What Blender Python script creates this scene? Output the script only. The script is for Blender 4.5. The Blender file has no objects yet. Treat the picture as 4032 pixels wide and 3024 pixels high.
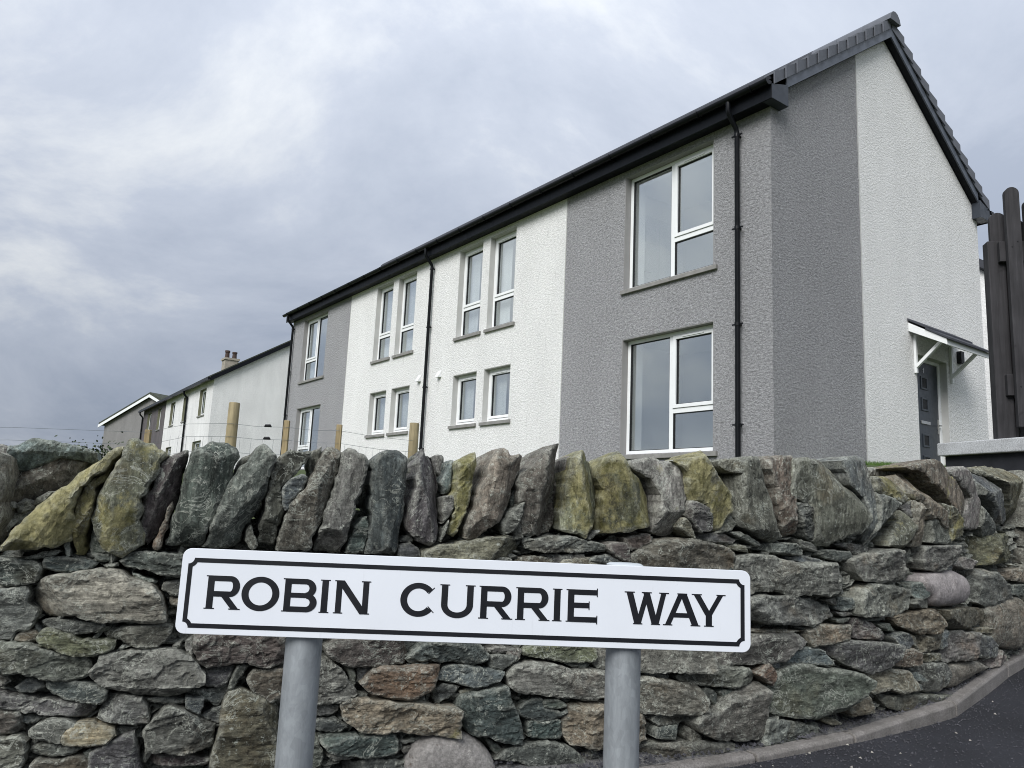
import bpy, bmesh, math, random
import numpy as np
from mathutils import Vector, Matrix, noise
from mathutils.geometry import delaunay_2d_cdt
rad = math.radians
scene = bpy.context.scene
COL = scene.collection

# ------------------------------------------------------------------ camera
EZ = 1.2                                   # height of the lens above datum
cam = bpy.data.cameras.new('camera'); cam_o = bpy.data.objects.new('camera', cam); COL.objects.link(cam_o)
cam.sensor_width = 36.0; cam.lens = 36.0 * 3040 / 4032; cam.clip_end = 3000; cam.clip_start = 0.05
cam_o.matrix_world = (Matrix.Translation((0, 0, EZ)) @ Matrix.Rotation(rad(90 + 9.296), 4, 'X') @ Matrix.Rotation(rad(2.570), 4, 'Z'))
scene.camera = cam_o

# ------------------------------------------------------------------ sky, sun, exposure
SUN_AZ, SUN_EL = -152.0, 40.0              # compass from +Y, clockwise; behind the photographer's left shoulder
world = bpy.data.worlds.new('World'); scene.world = world; world.use_nodes = True
wn = world.node_tree; wn.nodes.clear()
def wN(t, **kw):
    n = wn.nodes.new(t)
    for k, v in kw.items(): setattr(n, k, v)
    return n
def wM(op, a, b=None):
    n = wN('ShaderNodeMath', operation=op)
    for i, v in enumerate((a, b)):
        if v is None: continue
        if isinstance(v, (int, float)): n.inputs[i].default_value = v
        else: wn.links.new(v, n.inputs[i])
    return n.outputs[0]
tc = wN('ShaderNodeTexCoord'); sep = wN('ShaderNodeSeparateXYZ'); wn.links.new(tc.outputs['Generated'], sep.inputs[0])
zc = wM('MAXIMUM', sep.outputs[2], 0.0)
den = wM('ADD', zc, 0.40)
cmb = wN('ShaderNodeCombineXYZ')
wn.links.new(wM('DIVIDE', sep.outputs[0], den), cmb.inputs[0]); wn.links.new(wM('DIVIDE', sep.outputs[1], den), cmb.inputs[1])
nz = wN('ShaderNodeTexNoise'); nz.inputs['Scale'].default_value = 1.5; nz.inputs['Detail'].default_value = 9; nz.inputs['Roughness'].default_value = 0.62; nz.inputs['Distortion'].default_value = 0.4
mp = wN('ShaderNodeMapping'); mp.inputs['Location'].default_value = (-1.728, -5.399, -5.782); wn.links.new(cmb.outputs[0], mp.inputs[0]); wn.links.new(mp.outputs[0], nz.inputs['Vector'])
rmp = wN('ShaderNodeValToRGB'); wn.links.new(nz.outputs['Fac'], rmp.inputs[0])
e = rmp.color_ramp.elements
e[0].position = 0.34; e[0].color = (0.42, 0.49, 0.63, 1)
e[1].position = 0.66; e[1].color = (0.92, 0.96, 1.0, 1)
m_ = e.new(0.51); m_.color = (0.59, 0.655, 0.785, 1)
# overcast skies brighten from the horizon to the zenith
grad = wM('ADD', wM('MULTIPLY', zc, 1.25), 0.60)
wht = wN('ShaderNodeMix', data_type='RGBA'); wn.links.new(wM('MULTIPLY', zc, 0.45), wht.inputs[0]); wn.links.new(rmp.outputs[0], wht.inputs[6]); wht.inputs[7].default_value = (0.70, 0.715, 0.735, 1)
vs = wN('ShaderNodeVectorMath', operation='SCALE'); wn.links.new(wht.outputs[2], vs.inputs[0]); wn.links.new(wM('MULTIPLY', grad, 3.75), vs.inputs['Scale'])
sky = wN('ShaderNodeTexSky', sky_type='NISHITA', sun_disc=False)
sky.sun_elevation = rad(SUN_EL); sky.sun_rotation = rad(SUN_AZ)
mx = wN('ShaderNodeMix', data_type='RGBA'); mx.inputs[0].default_value = 0.985
wn.links.new(sky.outputs[0], mx.inputs[6]); wn.links.new(vs.outputs[0], mx.inputs[7])
bg = wN('ShaderNodeBackground'); bg.inputs['Strength'].default_value = 0.1; wn.links.new(mx.outputs[2], bg.inputs[0])
wo = wN('ShaderNodeOutputWorld'); wn.links.new(bg.outputs[0], wo.inputs[0])
sun = bpy.data.lights.new('sun', 'SUN'); sun.energy = 1.5; sun.angle = rad(35); sun.color = (1.0, 0.985, 0.968)
sun_o = bpy.data.objects.new('sun', sun); COL.objects.link(sun_o)
sd = Vector((math.sin(rad(SUN_AZ)) * math.cos(rad(SUN_EL)), math.cos(rad(SUN_AZ)) * math.cos(rad(SUN_EL)), math.sin(rad(SUN_EL))))
sun_o.rotation_euler = sd.to_track_quat('Z', 'Y').to_euler(); sun_o.location = (-8, -14, 18)
vsn = scene.view_settings; vsn.view_transform = 'Standard'; vsn.look = 'None'; vsn.gamma = 1.0; vsn.use_curve_mapping = False
vsn.exposure = 1.28
scene.cycles.pixel_filter_type = 'BLACKMAN_HARRIS'; scene.cycles.filter_width = 1.0; scene.render.filter_size = 1.0

# ------------------------------------------------------------------ helpers
def lin(r, g, b):
    f = lambda c: (c / 255 / 12.92) if c <= 10.31 else ((c / 255 + .055) / 1.055) ** 2.4
    return (f(r), f(g), f(b), 1.0)

class MB:
    """collects shapes, builds ONE mesh object"""
    def __init__(self, off=(0, 0, 0)):
        self.v = []; self.f = []; self.off = off
    def add(self, vs, fs):
        n = len(self.v); o = self.off
        self.v += [(a[0] + o[0], a[1] + o[1], a[2] + o[2]) for a in vs]; self.f += [tuple(i + n for i in q) for q in fs]
        return self
    def box(self, x0, x1, y0, y1, z0, z1):
        if x0 > x1: x0, x1 = x1, x0
        if y0 > y1: y0, y1 = y1, y0
        vs = [(x, y, z) for z in (z0, z1) for y in (y0, y1) for x in (x0, x1)]
        return self.add(vs, [(0, 2, 3, 1), (4, 5, 7, 6), (0, 1, 5, 4), (2, 6, 7, 3), (0, 4, 6, 2), (1, 3, 7, 5)])
    def quad(self, a, b, c, d): return self.add([a, b, c, d], [(0, 1, 2, 3)])
    def extrude(self, poly, a, b):
        """poly: list of 3D points; swept by vectors a (start) and b (end)"""
        n = len(poly)
        vs = [(p[0] + a[0], p[1] + a[1], p[2] + a[2]) for p in poly] + [(p[0] + b[0], p[1] + b[1], p[2] + b[2]) for p in poly]
        return self.add(vs, [tuple(range(n))[::-1], tuple(range(n, 2 * n))] + [(i, (i + 1) % n, n + (i + 1) % n, n + i) for i in range(n)])
    def beam(self, p, q, w, h, up=(0, 0, 1)):
        p = Vector(p); q = Vector(q); t = (q - p).normalized(); s = t.cross(Vector(up)).normalized(); u = s.cross(t)
        c = [s * (w / 2) + u * (h / 2), -s * (w / 2) + u * (h / 2), -s * (w / 2) - u * (h / 2), s * (w / 2) - u * (h / 2)]
        return self.extrude([p + k for k in c], (0, 0, 0), tuple(q - p))
    def tube(self, path, r, n=10, cap=True):
        P = [Vector(p) for p in path]; rings = []; ref = Vector((0.31, 0.17, 0.93)).normalized()
        for i, p in enumerate(P):
            t = (P[min(i + 1, len(P) - 1)] - P[max(i - 1, 0)]).normalized()
            if abs(t.dot(ref)) > .97: ref = Vector((1, 0.1, 0)).normalized()
            a = t.cross(ref).normalized(); b = a.cross(t)
            rr = r[i] if isinstance(r, (list, tuple)) else r
            rings.append([p + (a * math.cos(2 * math.pi * k / n) + b * math.sin(2 * math.pi * k / n)) * rr for k in range(n)])
        vs = [tuple(x) for q in rings for x in q]; fs = []
        for i in range(len(P) - 1):
            for k in range(n): fs.append((i * n + k, i * n + (k + 1) % n, (i + 1) * n + (k + 1) % n, (i + 1) * n + k))
        if cap: fs += [tuple(range(n))[::-1], tuple(range((len(P) - 1) * n, len(P) * n))]
        return self.add(vs, fs)
    def mesh(self, name):
        m = bpy.data.meshes.new(name); m.from_pydata(self.v, [], self.f)
        bm = bmesh.new(); bm.from_mesh(m); bmesh.ops.recalc_face_normals(bm, faces=bm.faces); bm.to_mesh(m); bm.free()
        return m
    def build(self, name, mat, parent=None, smooth=None, bevel=0):
        m = self.mesh(name); m.materials.append(mat)
        if smooth is not None:
            m.polygons.foreach_set('use_smooth', [True] * len(m.polygons)); m.set_sharp_from_angle(angle=rad(smooth))
        o = bpy.data.objects.new(name, m); COL.objects.link(o); o.parent = parent
        if bevel:
            b = o.modifiers.new('bevel', 'BEVEL'); b.width = bevel; b.segments = 2; b.limit_method = 'ANGLE'
        return o

def empty(name, loc, rz=0.0):
    o = bpy.data.objects.new(name, None); COL.objects.link(o); o.location = loc; o.rotation_euler = (0, 0, rz); o.empty_display_size = .2
    return o
def tag(o, label=None, cat=None, group=None, kind=None):
    if label: o['label'] = label
    if cat: o['category'] = cat
    if group: o['group'] = group
    if kind: o['kind'] = kind
    return o

# ------------------------------------------------------------------ materials
class NT:
    def __init__(self, name):
        self.m = bpy.data.materials.new(name); self.m.use_nodes = True; self.t = self.m.node_tree
        self.b = self.t.nodes['Principled BSDF']; self.out = self.t.nodes['Material Output']
    def n(self, typ, **kw):
        x = self.t.nodes.new(typ)
        for k, v in kw.items(): setattr(x, k, v)
        return x
    def set(self, node, i, v):
        if hasattr(v, 'default_value') or hasattr(v, 'is_linked'): self.t.links.new(v, node.inputs[i])
        else: node.inputs[i].default_value = v
    def coord(self, kind='Object', scale=(1, 1, 1), rot=(0, 0, 0), rnd=0):
        c = self.n('ShaderNodeTexCoord').outputs[kind]
        if rnd:
            oi = self.n('ShaderNodeObjectInfo'); a = self.n('ShaderNodeVectorMath', operation='ADD')
            k = self.math('MULTIPLY', oi.outputs['Random'], rnd); self.set(a, 0, c); self.set(a, 1, k); c = a.outputs[0]
        m = self.n('ShaderNodeMapping'); m.inputs['Scale'].default_value = scale; m.inputs['Rotation'].default_value = rot
        self.set(m, 0, c); return m.outputs[0]
    def noise(self, vec, scale, detail=4, rough=.55, dist=0.0):
        x = self.n('ShaderNodeTexNoise'); self.set(x, 'Vector', vec); self.set(x, 'Scale', scale); self.set(x, 'Detail', detail); self.set(x, 'Roughness', rough); self.set(x, 'Distortion', dist)
        return x.outputs['Fac']
    def math(self, op, a, b=0.0, clamp=False):
        x = self.n('ShaderNodeMath', operation=op, use_clamp=clamp); self.set(x, 0, a); self.set(x, 1, b); return x.outputs[0]
    def rng(self, v, a, b, c=0.0, d=1.0, smooth=False):
        x = self.n('ShaderNodeMapRange'); 
        if smooth: x.interpolation_type = 'SMOOTHSTEP'
        self.set(x, 'Value', v)
        for k, q in zip(('From Min', 'From Max', 'To Min', 'To Max'), (a, b, c, d)): x.inputs[k].default_value = q
        return x.outputs[0]
    def mix(self, f, a, b, mode='MIX'):
        x = self.n('ShaderNodeMix', data_type='RGBA', blend_type=mode); self.set(x, 0, f); self.set(x, 6, a); self.set(x, 7, b); return x.outputs[2]
    def scale(self, col, f):
        x = self.n('ShaderNodeVectorMath', operation='SCALE'); self.set(x, 0, col); self.set(x, 'Scale', f); return x.outputs[0]
    def bump(self, h, strength, dist, normal=None):
        x = self.n('ShaderNodeBump'); self.set(x, 'Height', h); x.inputs['Strength'].default_value = strength; x.inputs['Distance'].default_value = dist
        if normal is not None: self.set(x, 'Normal', normal)
        return x.outputs[0]
    def done(self, col, rough=.8, normal=None, spec=.3, metal=0.0):
        self.set(self.b, 'Base Color', col); self.set(self.b, 'Roughness', rough); self.b.inputs['Specular IOR Level'].default_value = spec; self.set(self.b, 'Metallic', metal)
        if normal is not None: self.set(self.b, 'Normal', normal)
        return self.m

def mat_plain(name, rgb, rough=.5, var=.12, sc=6.0, spec=.35, metal=0.0, bump=0.0, bscale=60):
    t = NT(name); v = t.coord('Object', rnd=31)
    n = t.noise(v, sc, 5); c = t.scale(lin(*rgb)[:3], t.rng(n, .3, .7, 1 - var, 1 + var))
    nm = t.bump(t.noise(v, bscale, 3), bump, .004) if bump else None
    return t.done(c, t.rng(t.noise(v, sc * 3, 3), .3, .7, max(.05, rough - .08), rough + .08), nm, spec, metal)

def mat_stone(name='stone', up=False):
    t = NT(name); oi = t.n('ShaderNodeObjectInfo'); base = oi.outputs['Color']; moss = oi.outputs['Alpha']
    ani = lambda k: (1, 1, k) if up else (k, 1, 1); rt = (.1, .22, .1) if up else (0, .22, .32)
    v = t.coord('Object', rnd=57); vs = t.coord('Object', scale=ani(.30), rot=rt, rnd=57); n5 = t.noise(t.coord('Object', scale=ani(.10), rot=rt, rnd=23), 70, 5, .7, .3)
    n1 = t.noise(v, 6, 5, .6); n2 = t.noise(vs, 30, 8, .70, .5); n3 = t.noise(v, 95, 6, .78); n4 = t.noise(v, 22, 8, .72, .4)
    c = t.scale(base, t.rng(n1, .3, .7, .74, 1.28))
    c = t.scale(c, t.rng(n2, .35, .65, .55, 1.40)); c = t.scale(c, t.rng(n3, .35, .65, .64, 1.36)); c = t.scale(c, t.rng(n4, .37, .63, .76, 1.22)); c = t.scale(c, t.rng(n5, .38, .62, .70, 1.26))
    # iron staining in patches
    c = t.mix(t.rng(t.noise(v, 4.3, 6, .6), .55, .70, 0, .5), c, t.mix(1.0, c, (1.28, 1.0, .74, 1), 'MULTIPLY'))
    # thin dark bedding cracks
    ck = t.rng(t.math('ABSOLUTE', t.math('SUBTRACT', t.noise(t.coord('Object', scale=ani(.22), rot=rt, rnd=77), 17, 5, .6, .7), .5)), 0, .010, 1, 0)
    c = t.mix(t.math('MULTIPLY', ck, t.rng(t.noise(v, 7.7, 2), .48, .56, 0, .75)), c, t.scale(c, .25))
    # pale quartz veins, crust lichen and bruised bright edges
    vn = t.noise(t.coord('Object', scale=(1, 1, 1.3), rnd=91), 9, 9, .66, 1.2)
    vein = t.rng(t.math('ABSOLUTE', t.math('SUBTRACT', vn, .5)), 0, .017, 1, 0)
    vein = t.math('MULTIPLY', vein, t.rng(t.noise(v, 5.5, 3), .44, .56, 0, .85))
    cr = t.math('MULTIPLY', t.rng(t.noise(v, 52, 8, .78), .565, .61, 0, .8), t.rng(t.noise(v, 8.1, 4), .44, .56, .08, 1))
    c = t.mix(t.math('MAXIMUM', vein, cr), c, t.mix(t.noise(v, 12, 3), lin(150, 160, 150), lin(186, 184, 172)))
    # yellow-green lichen in patches on mossy stones
    mn = t.math('ADD', t.noise(v, 7.5, 9, .70), t.math('MULTIPLY', t.math('SUBTRACT', moss, .5), .36))
    mm = t.math('MULTIPLY', t.rng(mn, .48, .56, 0, .78), t.rng(moss, 0.0, .1, 0, 1))
    c = t.mix(mm, c, t.scale(t.mix(t.rng(t.noise(v, 20, 6, .7), .38, .62), lin(90, 87, 47), lin(152, 146, 104)), t.rng(n3, .33, .67, .75, 1.25)))
    sv = t.coord('Object', scale=ani(.38), rot=rt, rnd=43); stp = t.math('FLOOR', t.math('MULTIPLY', t.noise(sv, 9, 7, .62, .35), 13.0))
    c = t.scale(c, t.rng(t.math('FRACT', t.math('MULTIPLY', stp, .618)), 0, 1, .80, 1.22))
    pt = t.n('ShaderNodeNewGeometry').outputs['Pointiness']; ed = t.math('MULTIPLY', t.rng(pt, .515, .58, 0, .55), t.rng(n3, .42, .55, .25, 1))
    c = t.mix(ed, c, lin(168, 170, 160))
    h = t.math('ADD', t.math('MULTIPLY', stp, .22), t.math('ADD', t.math('MULTIPLY', n2, .8), t.math('MULTIPLY', n5, .5))); h = t.math('ADD', h, t.math('ADD', t.math('MULTIPLY', n3, .55), t.math('MULTIPLY', n4, .6)))
    h = t.math('SUBTRACT', h, t.math('MULTIPLY', ck, .25))
    return t.done(c, t.rng(n1, .3, .7, .74, .92), t.bump(h, .9, .0095), .25)

def mat_boulder():
    t = NT('boulder'); oi = t.n('ShaderNodeObjectInfo'); v = t.coord('Object', rnd=33)
    c = t.scale(oi.outputs['Color'], t.rng(t.noise(v, 5, 6, .65), .35, .65, .74, 1.16)); c = t.scale(c, t.rng(t.noise(v, 80, 6, .8), .36, .64, .70, 1.22))
    c = t.scale(c, t.rng(t.noise(v, 18, 8, .75), .35, .65, .76, 1.18)); pit = t.rng(t.noise(v, 24, 6, .75, .8), .61, .66, 0, .7); c = t.mix(pit, c, lin(84, 70, 60))
    cr = t.math('MULTIPLY', t.rng(t.noise(v, 40, 8, .76), .59, .64, 0, .55), t.rng(t.noise(v, 7, 3), .46, .58, 0, 1)); c = t.mix(cr, c, lin(190, 188, 178))
    return t.done(c, .75, t.bump(t.math('ADD', t.noise(v, 60, 6, .75), t.noise(v, 14, 4, .6)), .7, .012), .25)

def mat_roughcast(name, rgb, streak=.05, amp=1.0, size=26, var=.21):
    t = NT(name); v = t.coord('Object')
    big = t.noise(t.coord('Object', scale=(1, 1, .35)), 1.6, 5, .6); fine = t.noise(t.coord('Object', scale=(.8, .8, 1.25)), size, 6, .76, .2); grit = t.noise(v, size * 2.4, 4, .7)
    lump = t.rng(fine, .32, .68, 0, 1)
    c = t.scale(lin(*rgb)[:3], t.rng(big, .3, .7, 1 - streak, 1 + streak)); c = t.scale(c, t.rng(lump, 0, 1, 1 - var, 1 + var * .55)); c = t.scale(c, t.rng(grit, .32, .68, 1 - var * .6, 1 + var * .5))  # pits darker, lumps paler: relief shading put into the colour
    # small drag marks and hairline streaks left by the thrown finish
    sv = t.coord('Object', scale=(1, 1, .16)); st = t.rng(t.noise(sv, 15, 2, .5), .70, .725, 0, .4); c = t.mix(st, c, t.scale(lin(*rgb)[:3], .62))
    h = t.math('ADD', lump, t.math('MULTIPLY', grit, .35))
    return t.done(c, .93, t.bump(h, 1.0 * amp, .013), .12)

def mat_glass():
    t = NT('window_glass'); t.t.nodes.remove(t.b)
    tr = t.n('ShaderNodeBsdfTransparent'); tr.inputs[0].default_value = (.97, .99, .99, 1)
    gl = t.n('ShaderNodeBsdfGlossy'); gl.inputs['Roughness'].default_value = .01; gl.inputs['Color'].default_value = (.94, .98, 1, 1)
    v = t.coord('Object'); t.set(gl, 'Normal', t.bump(t.noise(v, .9, 1), .025, .05))
    fr = t.n('ShaderNodeLayerWeight'); fr.inputs['Blend'].default_value = .5
    f = t.math('ADD', t.math('MULTIPLY', t.math('POWER', fr.outputs['Facing'], 3.0), .7), .28, True)
    m = t.n('ShaderNodeMixShader'); t.set(m, 0, f); t.set(m, 1, tr.outputs[0]); t.set(m, 2, gl.outputs[0]); t.t.links.new(m.outputs[0], t.out.inputs[0])
    return t.m

def mat_ground(name, a, b, sc, rough=.95, bump=.4, bd=.01, sp=None, fine=140):
    t = NT(name); v = t.coord('Object'); n = t.noise(v, sc, 6, .6)
    c = t.mix(t.rng(n, .3, .7), lin(*a), lin(*b)); f = t.noise(v, fine, 3, .7); c = t.scale(c, t.rng(f, .3, .7, .6, 1.4))
    if sp:
        vo = t.n('ShaderNodeTexVoronoi'); t.set(vo, 'Vector', v); vo.inputs['Scale'].default_value = 55
        g = t.math('MULTIPLY', t.rng(vo.outputs['Distance'], .10, .16, 1, 0), t.rng(t.noise(v, 31, 2), .6, .66, 0, 1)); c = t.mix(g, c, lin(*sp))
    return t.done(c, rough, t.bump(t.math('ADD', f, t.math('MULTIPLY', n, .3)), bump, bd), .3)

def mat_wood(name, rgb, sc=(26, 26, 1.6), var=.3, rough=.75, bump=.35):
    t = NT(name); v = t.coord('Object', scale=sc, rnd=19); g = t.noise(v, 1.6, 6, .65, .5); w = t.coord('Object', rnd=7)
    c = t.scale(lin(*rgb)[:3], t.rng(g, .3, .7, 1 - var, 1 + var)); c = t.scale(c, t.rng(t.noise(w, 5, 4), .3, .7, .82, 1.18))
    kn = t.rng(t.noise(w, 9, 2), .70, .74, 0, .45); c = t.mix(kn, c, t.scale(lin(*rgb)[:3], .4))
    return t.done(c, rough, t.bump(g, bump, .004), .25)

def mat_galv():
    t = NT('galvanised_steel'); v = t.coord('Object', scale=(1, 1, .35)); n = t.noise(v, 26, 6, .65, .6); l = t.noise(t.coord('Object', scale=(1, 1, .12)), 70, 3)
    sp = t.n('ShaderNodeTexVoronoi'); t.set(sp, 'Vector', t.coord('Object', scale=(1, 1, .6))); sp.inputs['Scale'].default_value = 85
    c = t.mix(t.rng(n, .34, .66), lin(132, 137, 140), lin(160, 165, 168)); c = t.scale(c, t.rng(l, .3, .7, .92, 1.06)); c = t.scale(c, t.rng(sp.outputs['Color'], 0, 1, .9, 1.08))
    return t.done(c, t.rng(n, .3, .7, .58, .42), t.bump(n, .12, .002), .5, .35)

def mat_sign():
    t = NT('sign_white'); v = t.coord('Object'); n = t.noise(v, 5, 6, .6); s = t.noise(t.coord('Object', scale=(1, 1, .12)), 60, 3)
    c = t.scale(lin(216, 220, 226)[:3], t.rng(n, .3, .7, .955, 1.02)); c = t.mix(t.rng(s, .66, .76, 0, .16), c, lin(165, 168, 168))
    c = t.mix(t.rng(t.noise(v, 75, 3, .7), .70, .75, 0, .35), c, lin(150, 150, 146))
    return t.done(c, .42, None, .4)

M = {}
M['stone'] = mat_stone(); M['upright'] = mat_stone('upright_stone', True); M['boulder'] = mat_boulder()
M['white_render'] = mat_roughcast('white_roughcast', (236, 236, 234)); M['grey_render'] = mat_roughcast('grey_roughcast', (168, 168, 170), .06, 1.3, 26, .44)
M['old_white'] = mat_roughcast('old_white_harling', (224, 224, 223), .10, .7, 22); M['old_grey'] = mat_roughcast('old_grey_harling', (128, 127, 126), .12, .8, 22, .18)
M['old_dark'] = mat_roughcast('old_dark_harling', (98, 94, 96), .2, .8, 22, .2)
M['reveal'] = mat_plain('smooth_reveal_render', (182, 182, 179), .85, .07, 3); M['reveal_grey'] = mat_plain('smooth_grey_reveal', (140, 139, 138), .85, .07, 3)
M['green_reveal'] = mat_plain('weathered_reveal', (112, 112, 92), .9, .2, 3)
M['upvc'] = mat_plain('white_upvc', (228, 230, 230), .32, .03, 3, .5); M['gasket'] = mat_plain('black_gasket', (22, 23, 26), .6, .1)
M['sill'] = mat_plain('concrete_sill', (132, 131, 128), .85, .16, 9, .2, bump=.2); M['glass'] = mat_glass()
M['boxend'] = mat_plain('eaves_board', (52, 57, 65), .45, .08, 4, .3); M['barge'] = mat_plain('anthracite_board', (78, 84, 94), .45, .08, 4, .4); M['anthracite'] = mat_plain('black_fascia_pvc', (16, 19, 24), .5, .10, 4, .14); M['blackpipe'] = mat_plain('black_pvc', (13, 15, 19), .4, .12, 5, .2)
M['rooftile'] = mat_plain('concrete_roof_tile', (62, 64, 70), .8, .16, 8, .25, bump=.4); M['oldroof'] = mat_plain('mossy_roof_tile', (66, 70, 62), .9, .28, 7, .2)
M['vergetile'] = mat_plain('verge_tile_grey', (92, 95, 102), .7, .12, 6, .3, bump=.25)
M['room'] = mat_plain('room_paint', (236, 236, 233), .9, .02, 2, .2); M['room_floor'] = mat_plain('room_floor', (130, 118, 104), .8, .1, 3)
M['curtain'] = mat_plain('white_blind', (226, 226, 224), .9, .06, 5)
M['door'] = mat_plain('anthracite_door', (44, 50, 57), .38, .08, 5, .45); M['steel'] = mat_plain('satin_steel', (176, 176, 174), .3, .08, 9, .5, .8)
M['white_paint'] = mat_plain('white_painted_timber', (222, 224, 224), .5, .05, 6); M['screw'] = mat_plain('screw_head', (120, 122, 126), .4, .1)
M['pot'] = mat_plain('terracotta_pot', (68, 56, 51), .9, .2, 9); M['stack'] = mat_plain('chimney_render', (150, 144, 132), .9, .2, 5, bump=.3)
M['post_wood'] = mat_wood('treated_pine', (136, 125, 98)); M['stake_wood'] = mat_wood('sawn_pine', (142, 127, 97)); M['dark_wood'] = mat_wood('dark_stained_timber', (50, 49, 51), var=.38, rough=.7)
M['wire'] = mat_plain('fence_wire', (120, 126, 130), .45, .1, 9, .5, .7); M['galv'] = mat_galv(); M['sign'] = mat_sign(); M['ink'] = mat_plain('black_vinyl', (16, 18, 24), .45, .08, 5, .4)
M['cap'] = mat_plain('grey_plastic_cap', (178, 184, 188), .5, .06)
M['asphalt'] = mat_ground('asphalt', (30, 31, 35), (50, 51, 57), 1.3, .92, .9, .008, (96, 95, 94)); M['kerb'] = mat_ground('kerb_concrete', (98, 95, 91), (128, 124, 121), 7, .9, .5, .004)
M['dust'] = mat_ground('gravel_dust', (78, 78, 79), (118, 117, 115), 6, .95, .9, .01); M['chip'] = mat_plain('gravel_chip', (66, 66, 70), .9, .5, 14, .2)
M['palechip'] = mat_plain('pale_chip', (150, 147, 140), .9, .2, 14, .2)
M['lawn'] = mat_ground('lawn', (58, 72, 40), (84, 94, 54), 3, .95, .8, .02); M['grass'] = mat_plain('grass_blade', (74, 100, 46), .7, .35, 5, .25)
M['field'] = mat_ground('field', (74, 88, 48), (104, 108, 66), .12, .97, .5, .05, None, 20)
M['conc'] = mat_ground('weathered_concrete', (150, 151, 152), (176, 178, 180), 8, .85, .35, .003); M['shadewall'] = mat_plain('shade_toned_wall', (40, 41, 45), .85, .25, 7, .2, bump=.4)
M['leaf'] = mat_plain('dark_leaf', (52, 62, 42), .8, .4, 3)
M['shaded_core'] = mat_plain('shaded_wall_core', (34, 34, 32), .95, .35, 9, .1, bump=.5)  # core colour darkened so the joints between stones look deep in shade

# ------------------------------------------------------------------ wall line in plan (metres, lens above the origin)
PTS = [(-5.2,1.75),(-4,1.95),(-2.7,2.1),(-1.7,2.25),(-1.1,2.42),(-.67,2.6),(.0,2.87),(.6,3.1),(1.1,3.36),(1.5,3.62),(2.1,4.05),(2.5,4.39),(2.98,4.82),(3.4,5.2),(4.2,5.95),(5.5,7.1),(7,8.3)]
def catmull(P, n=12):
    P = [np.array(p, float) for p in P]; P = [2 * P[0] - P[1]] + P + [2 * P[-1] - P[-2]]; o = []
    for i in range(1, len(P) - 2):
        for j in range(n):
            t = j / n; a, b, c, d = P[i - 1:i + 3]
            o.append(.5 * ((2 * b) + (-a + c) * t + (2 * a - 5 * b + 4 * c - d) * t * t + (-a + 3 * b - 3 * c + d) * t ** 3))
    o.append(P[-2]); return np.array(o)
WP = catmull(PTS); WL = np.r_[0, np.cumsum(np.hypot(*(WP[1:] - WP[:-1]).T))]
def wall_at(s):
    x = float(np.interp(s, WL, WP[:, 0])); y = float(np.interp(s, WL, WP[:, 1]))
    x2 = float(np.interp(s + .05, WL, WP[:, 0])) - float(np.interp(s - .05, WL, WP[:, 0])); y2 = float(np.interp(s + .05, WL, WP[:, 1])) - float(np.interp(s - .05, WL, WP[:, 1]))
    l = math.hypot(x2, y2) or 1; return x, y, x2 / l, y2 / l
SMAX = float(WL[-1])
def cop_base(s): return float(np.interp(s, (0, 4.1, 4.65, 5.4, 6.7, 7.9, 9.4, SMAX), (-.20, -.18, -.17, -.10, -.08, -.05, .02, .25)))
def cop_top(s): return float(np.interp(s, (0, 4.1, 4.65, 5.4, 6.7, 7.9, 9.4, SMAX), (.12, .15, .17, .22, .29, .33, .41, .64)))
def kerb_base(x, y):
    s = min(max(x + y - 4.5, 0), 9); return -.975 + .0045 * s * s * (1 if s < 4.5 else 4.5 / s) + .008 * s
def road_z(x, y): return kerb_base(x, y) + float(np.interp(x + y, (2, 4.9, 6.3, 7.2), (.052, .046, .012, .0)))

# ------------------------------------------------------------------ ground, road, kerb, lawn
g = MB(); g.quad((-900, -900, -.6), (900, -900, -.6), (900, 1500, -.6), (-900, 1500, -.6)); tag(g.build('ground', M['field']), kind='structure')
def grid(name, xs, ys, zf, mat):
    vs = [(x, y, zf(x, y)) for y in ys for x in xs]; n = len(xs)
    fs = [(j * n + i, j * n + i + 1, (j + 1) * n + i + 1, (j + 1) * n + i) for j in range(len(ys) - 1) for i in range(n - 1)]
    b = MB(); b.add(vs, fs); return b.build(name, mat, smooth=60)
rnd = random.Random(5)
tag(grid('road', np.arange(-9, 22.01, .25).tolist(), np.arange(-9, 24.01, .25).tolist(), lambda x, y: EZ + road_z(x, y) + .006 * noise.noise((x * 1.7, y * 1.7, 0)), M['asphalt']), kind='structure')
lawn_s = np.linspace(.3, SMAX - .1, 80); tt = (0, .3, .8, 1.6, 2.6, 3.8, 5, 6.5, 8, 10, 14, 25, 45, 80, 140)
def lawn_z(x, y, s=None):
    q = x / max(y, .5); k = float(np.interp(q, (-.7, -.1, .12, .30, .40, .455, .7), (.026, .043, .054, .060, .062, .078, .078)))
    return min(.85, k * y)
vs = []
for s in lawn_s:
    x, y, tx, ty = wall_at(s); a = (s - .3) / (SMAX - .4); dx, dy = (-.75 + 1.25 * a), .9
    l = math.hypot(dx, dy); dx /= l; dy /= l; bx, by = x - ty * .2, y + tx * .2
    for t in tt:
        f = min(t / 2.0, 1); f = f * f * (3 - 2 * f); z0 = cop_base(s) + .03; px, py = bx + dx * t, by + dy * t
        vs.append((px, py, EZ + z0 + (lawn_z(px, py) - z0) * f + .012 * noise.noise((px, py, 3)) * min(t, 1)))
n = len(tt); b = MB(); b.add(vs, [(i * n + j, (i + 1) * n + j, (i + 1) * n + j + 1, i * n + j + 1) for i in range(len(lawn_s) - 1) for j in range(n - 1)])
tag(b.build('lawn', M['lawn'], smooth=60), kind='structure')

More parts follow.
